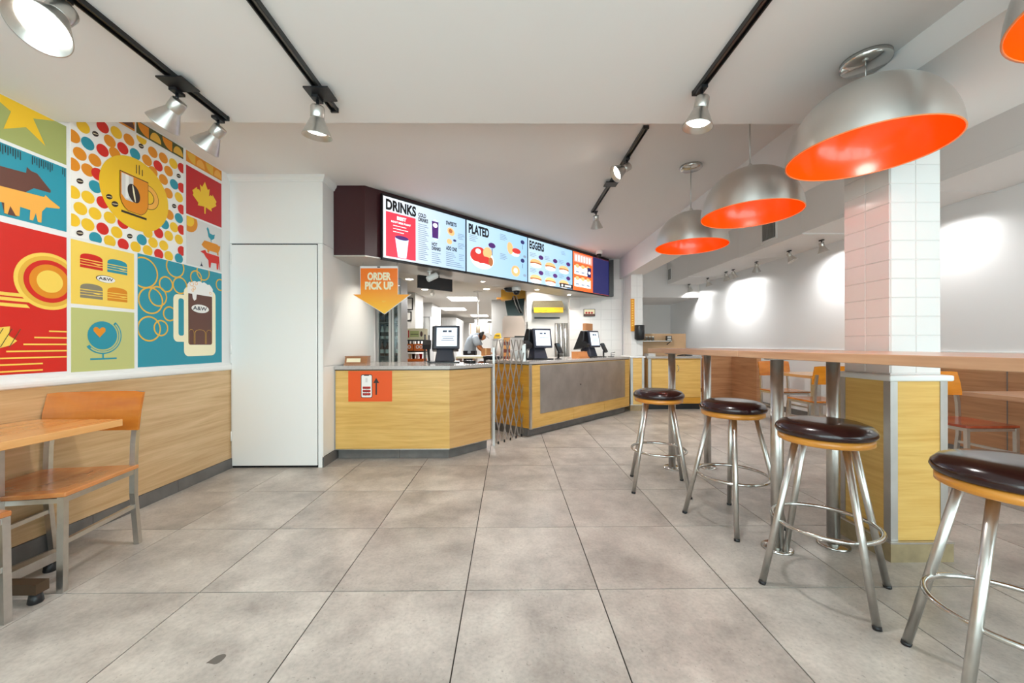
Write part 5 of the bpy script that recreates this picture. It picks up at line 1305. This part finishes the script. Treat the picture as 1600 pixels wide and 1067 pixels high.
skin_mesh('trousers', P('dark_trousers', (34, 34, 42), .8), [V[0], V[15], V[16], V[17], V[19], V[20], V[21]], [(0, 1), (1, 2), (2, 3), (0, 4), (4, 5), (5, 6)], [.14, .10, .072, .06, .10, .072, .06], 0)
for s_ in (-1, 1):
    skin_mesh('shoe', M_BLACK, [(-.09, .11 * s_, .05), (.02, .11 * s_, .045), (.12, .11 * s_, .035)], [(0, 1), (1, 2)], [.045, .045, .035], 0)
    hy = -.16 if s_ < 0 else .14
    for k in range(4): MB().tube([(.39, hy + (k - 1.5) * .018, .95), (.43, hy + (k - 1.5) * .020, .945), (.455 - .006 * abs(k - 1), hy + (k - 1.5) * .021, .93)], [.0095, .009, .007], 8).build('finger', M_SKIN, pr, world=False)
    MB().tube([(.375, hy - .02 * s_ * -1, .955), (.40, hy + .042 * -s_, .95), (.425, hy + .045 * -s_, .94)], [.010, .010, .008], 8).build('thumb', M_SKIN, pr, world=False)
mb = MB(); mb.M = Matrix.Translation((.235, 0, 1.335)) @ Matrix.Rotation(1.9, 4, 'Y'); mb.lathe([(.0, -.115), (.05, -.11), (.085, -.08), (.098, -.03), (.10, .01)][::-1], 20)
mb.build('cap', M_BLACK, pr, world=False)
mb = MB(); mb.M = Matrix.Translation((.31, 0, 1.30)); mb.add([(-.02, -.07, .04), (-.02, .07, .04), (.07, .05, -.03), (.07, -.05, -.03), (-.02, -.07, .048), (-.02, .07, .048), (.07, .05, -.022), (.07, -.05, -.022)], [(0, 1, 2, 3), (7, 6, 5, 4), (0, 4, 5, 1), (1, 5, 6, 2), (2, 6, 7, 3), (3, 7, 4, 0)])
mb.build('cap_peak', M_BLACK, pr, world=False)

# ================================================================== AROUND THE FAR PILLAR
t = thing('wall_picture', 'small framed food picture on the white tiled wall', 'picture', (1.483, 7.05, 1.647))
a, b, c, d = 1.375, 1.586, 1.646, 1.781
box(a, b, 7.035, 7.0545, c, d).build('frame', M_BLACKM, t)
p = Print((0, 7.035, 0), (1, 0, 0), (0, 0, 1)); p.rect('print_sky', MU['cream'], a + .008, b - .008, c + .008, d - .008, 0); p.rect('print_band', MU['brown'], a + .008, b - .008, c + .008, c + .045, 1)
for q in (.05, .1, .15): p.ell('print_burger', MU['crimson'], a + q, c + .065, .02, .018, 1)
p.build(t)
t = thing('cardboard_box', 'cardboard box standing on the rightmost till', 'box', (1.29, 6.20, 1.3585), PI / 4)
MB().box(-.09, .09, -.02, .05, 0, .11).build('body', M_CARD, t, world=False); MB().box(-.09, .09, .01, .02, .11, .112).build('tape', P('tape', (214, 180, 130), .4), t, world=False)
t = thing('height_strip', 'narrow orange strip sign with pale marks on the far pillar', 'sign', (2.1, 6.56, 1.355))
a, b, c, d = 2.086, 2.152, 1.355, 1.91
box(a, b, 6.556, 6.5645, c, d).build('backing', P('strip_orange', (226, 150, 30), .5), t)
p = Print((0, 6.556, 0), (1, 0, 0), (0, 0, 1))
for k in range(11): p.rect('print_mark', MU['lemon'], a + .018, b - .018, c + .09 + k * .042, c + .108 + k * .042, 0)
p.build(t)
t = thing('paper_dispenser', 'black cylindrical dispenser on the far pillar', 'dispenser', (2.219, 6.5, 1.202))
x_ = 2.212; c, d = 1.212, 1.455
MB().lathe([(.07, c), (.082, c + .01), (.082, d - .01), (.075, d)], 28, (x_, 6.48, 0)).build('body', M_BLACK, t); MB().lathe([(.05, c - .012), (.06, c - .001)], 20, (x_, 6.48, 0)).build('outlet', M_BLACKM, t); box(x_ - .04, x_ + .04, 6.545, 6.5655, c + .02, d - .02).build('bracket', M_BLACKM, t)
# ---- service cabinet with backsplash and shelf
sv_ = thing('service_cabinet', 'yellow oak service cabinet behind the far bar stool', 'cabinet', (2.88, 6.95, 0))
a, b = 2.42, 3.34
box(a, b, 6.67, 7.25, .10, .885).build('body', M_WYEL, sv_); box(a, b, 6.70, 7.2, 0, .099).build('plinth', M_BLACK, sv_)
xm = 2.888
for k, (q0, q1) in enumerate(((a + .06, xm - .003), (xm + .003, b - .01))):
    d_ = box(q0, q1, 6.65, 6.669, .22, .86).build('door', M_WYEL, sv_, bevel=.002)
    hx = (q1 - .035) if k == 0 else (q0 + .035)
    MB().tube([(hx, 6.65, .66), (hx, 6.625, .67), (hx + (.012 if k else -.012), 6.62, .715), (hx, 6.625, .76), (hx, 6.65, .77)], .006, 8).build('handle', M_CHROME, d_)
box(a + .05, b - .01, 6.652, 6.669, .105, .21).build('toe_board', M_WGOLD, sv_); box(a - .002, a + .05, 6.655, 6.669, .10, .88).build('steel_edge', M_STEELD, sv_)
tag(MB().box(a - .03, b + .01, 6.63, 7.27, .886, .92).build('counter_top', M_TOP, at=(2.88, 6.95, .886), bevel=.003), 'pale stone worktop on the service cabinet', 'worktop')
bs = thing('backsplash', 'tan backsplash board with a shelf above the service cabinet', 'board', (2.88, 7.25, .92))
box(2.481, 3.343, 7.235, 7.255, .9205, 1.331).build('board', P('tan_board', (206, 168, 128), .5, var=.04), bs)
zs = 1.197
box(2.447, 3.009, 7.06, 7.234, zs - .012, zs).build('shelf', M_STEEL, bs); MB().bar((2.985, 7.07, zs - .013), (2.985, 7.23, zs - .07), .012).build('bracket', M_BLACK, bs)
for k in range(3):
    t = thing('condiment_cup', ['left', 'middle', 'right'][k] + ' of three small steel cups on the backsplash shelf', 'cup', (2.563 + .06 * k, 7.14, zs + .0005), group='steel cups on the shelf')
    MB().lathe([(.02, 0), (.024, .075), (.025, .075)], 14).build('body', M_STEEL, t, world=False); MB().lathe([(.0255, .07), (.0255, .078)], 14, cap=False).build('rim', M_CHROME, t, world=False)
t = thing('creamer_rack', 'small black and white caddy at the end of the backsplash shelf', 'caddy', (3.02 - .05, 7.12, zs + .0005))
MB().box(-.045, .045, -.03, .03, 0, .09).build('frame', M_BLACK, t, world=False)
for zq in (.008, .05): MB().box(-.035, .035, -.032, -.0301, zq, zq + .03).build('packet', M_KWHITE, t, world=False)
t = thing('tongs', 'dark tongs lying on the service cabinet top', 'tongs', (3.1, 6.78, .9205), .3)
MB().tube([(-.14, 0, .012), (0, .0, .03), (.16, -.02, .012)], .007, 8).build('arm', M_BLACK, t, world=False); MB().tube([(-.14, 0, .012), (0, .03, .012), (.16, .02, .010)], .007, 8).build('arm', M_BLACK, t, world=False)
t = thing('napkin_stack', 'stack of white napkins on the service cabinet top', 'napkins', (2.52, 6.85, .9205), .2)
for k in range(4): MB().box(-.07, .07, -.07, .07, k * .012, k * .012 + .010).build('napkin', MU['white'], t, world=False)

# ---- leaf-shaped stain on the near floor tile
mb = MB(); c = (-1.055, 1.395)
pts = []
for i in range(22):
    a = 2 * PI * i / 22; r = 1 + .08 * math.sin(3 * a)
    x, y = .030 * math.cos(a) * r, .022 * math.sin(a) * r
    if x < 0: y *= 1 + x / .035
    pts.append((c[0] + x * .8 - y * .55, c[1] + x * .5 + y * .85))
mb.prism(pts, .0, .0006); mb.build('stain', P('stain_grey', (98, 92, 86), .8), fl)

for o in bpy.data.objects:
    if '_at' in o: del o['_at']
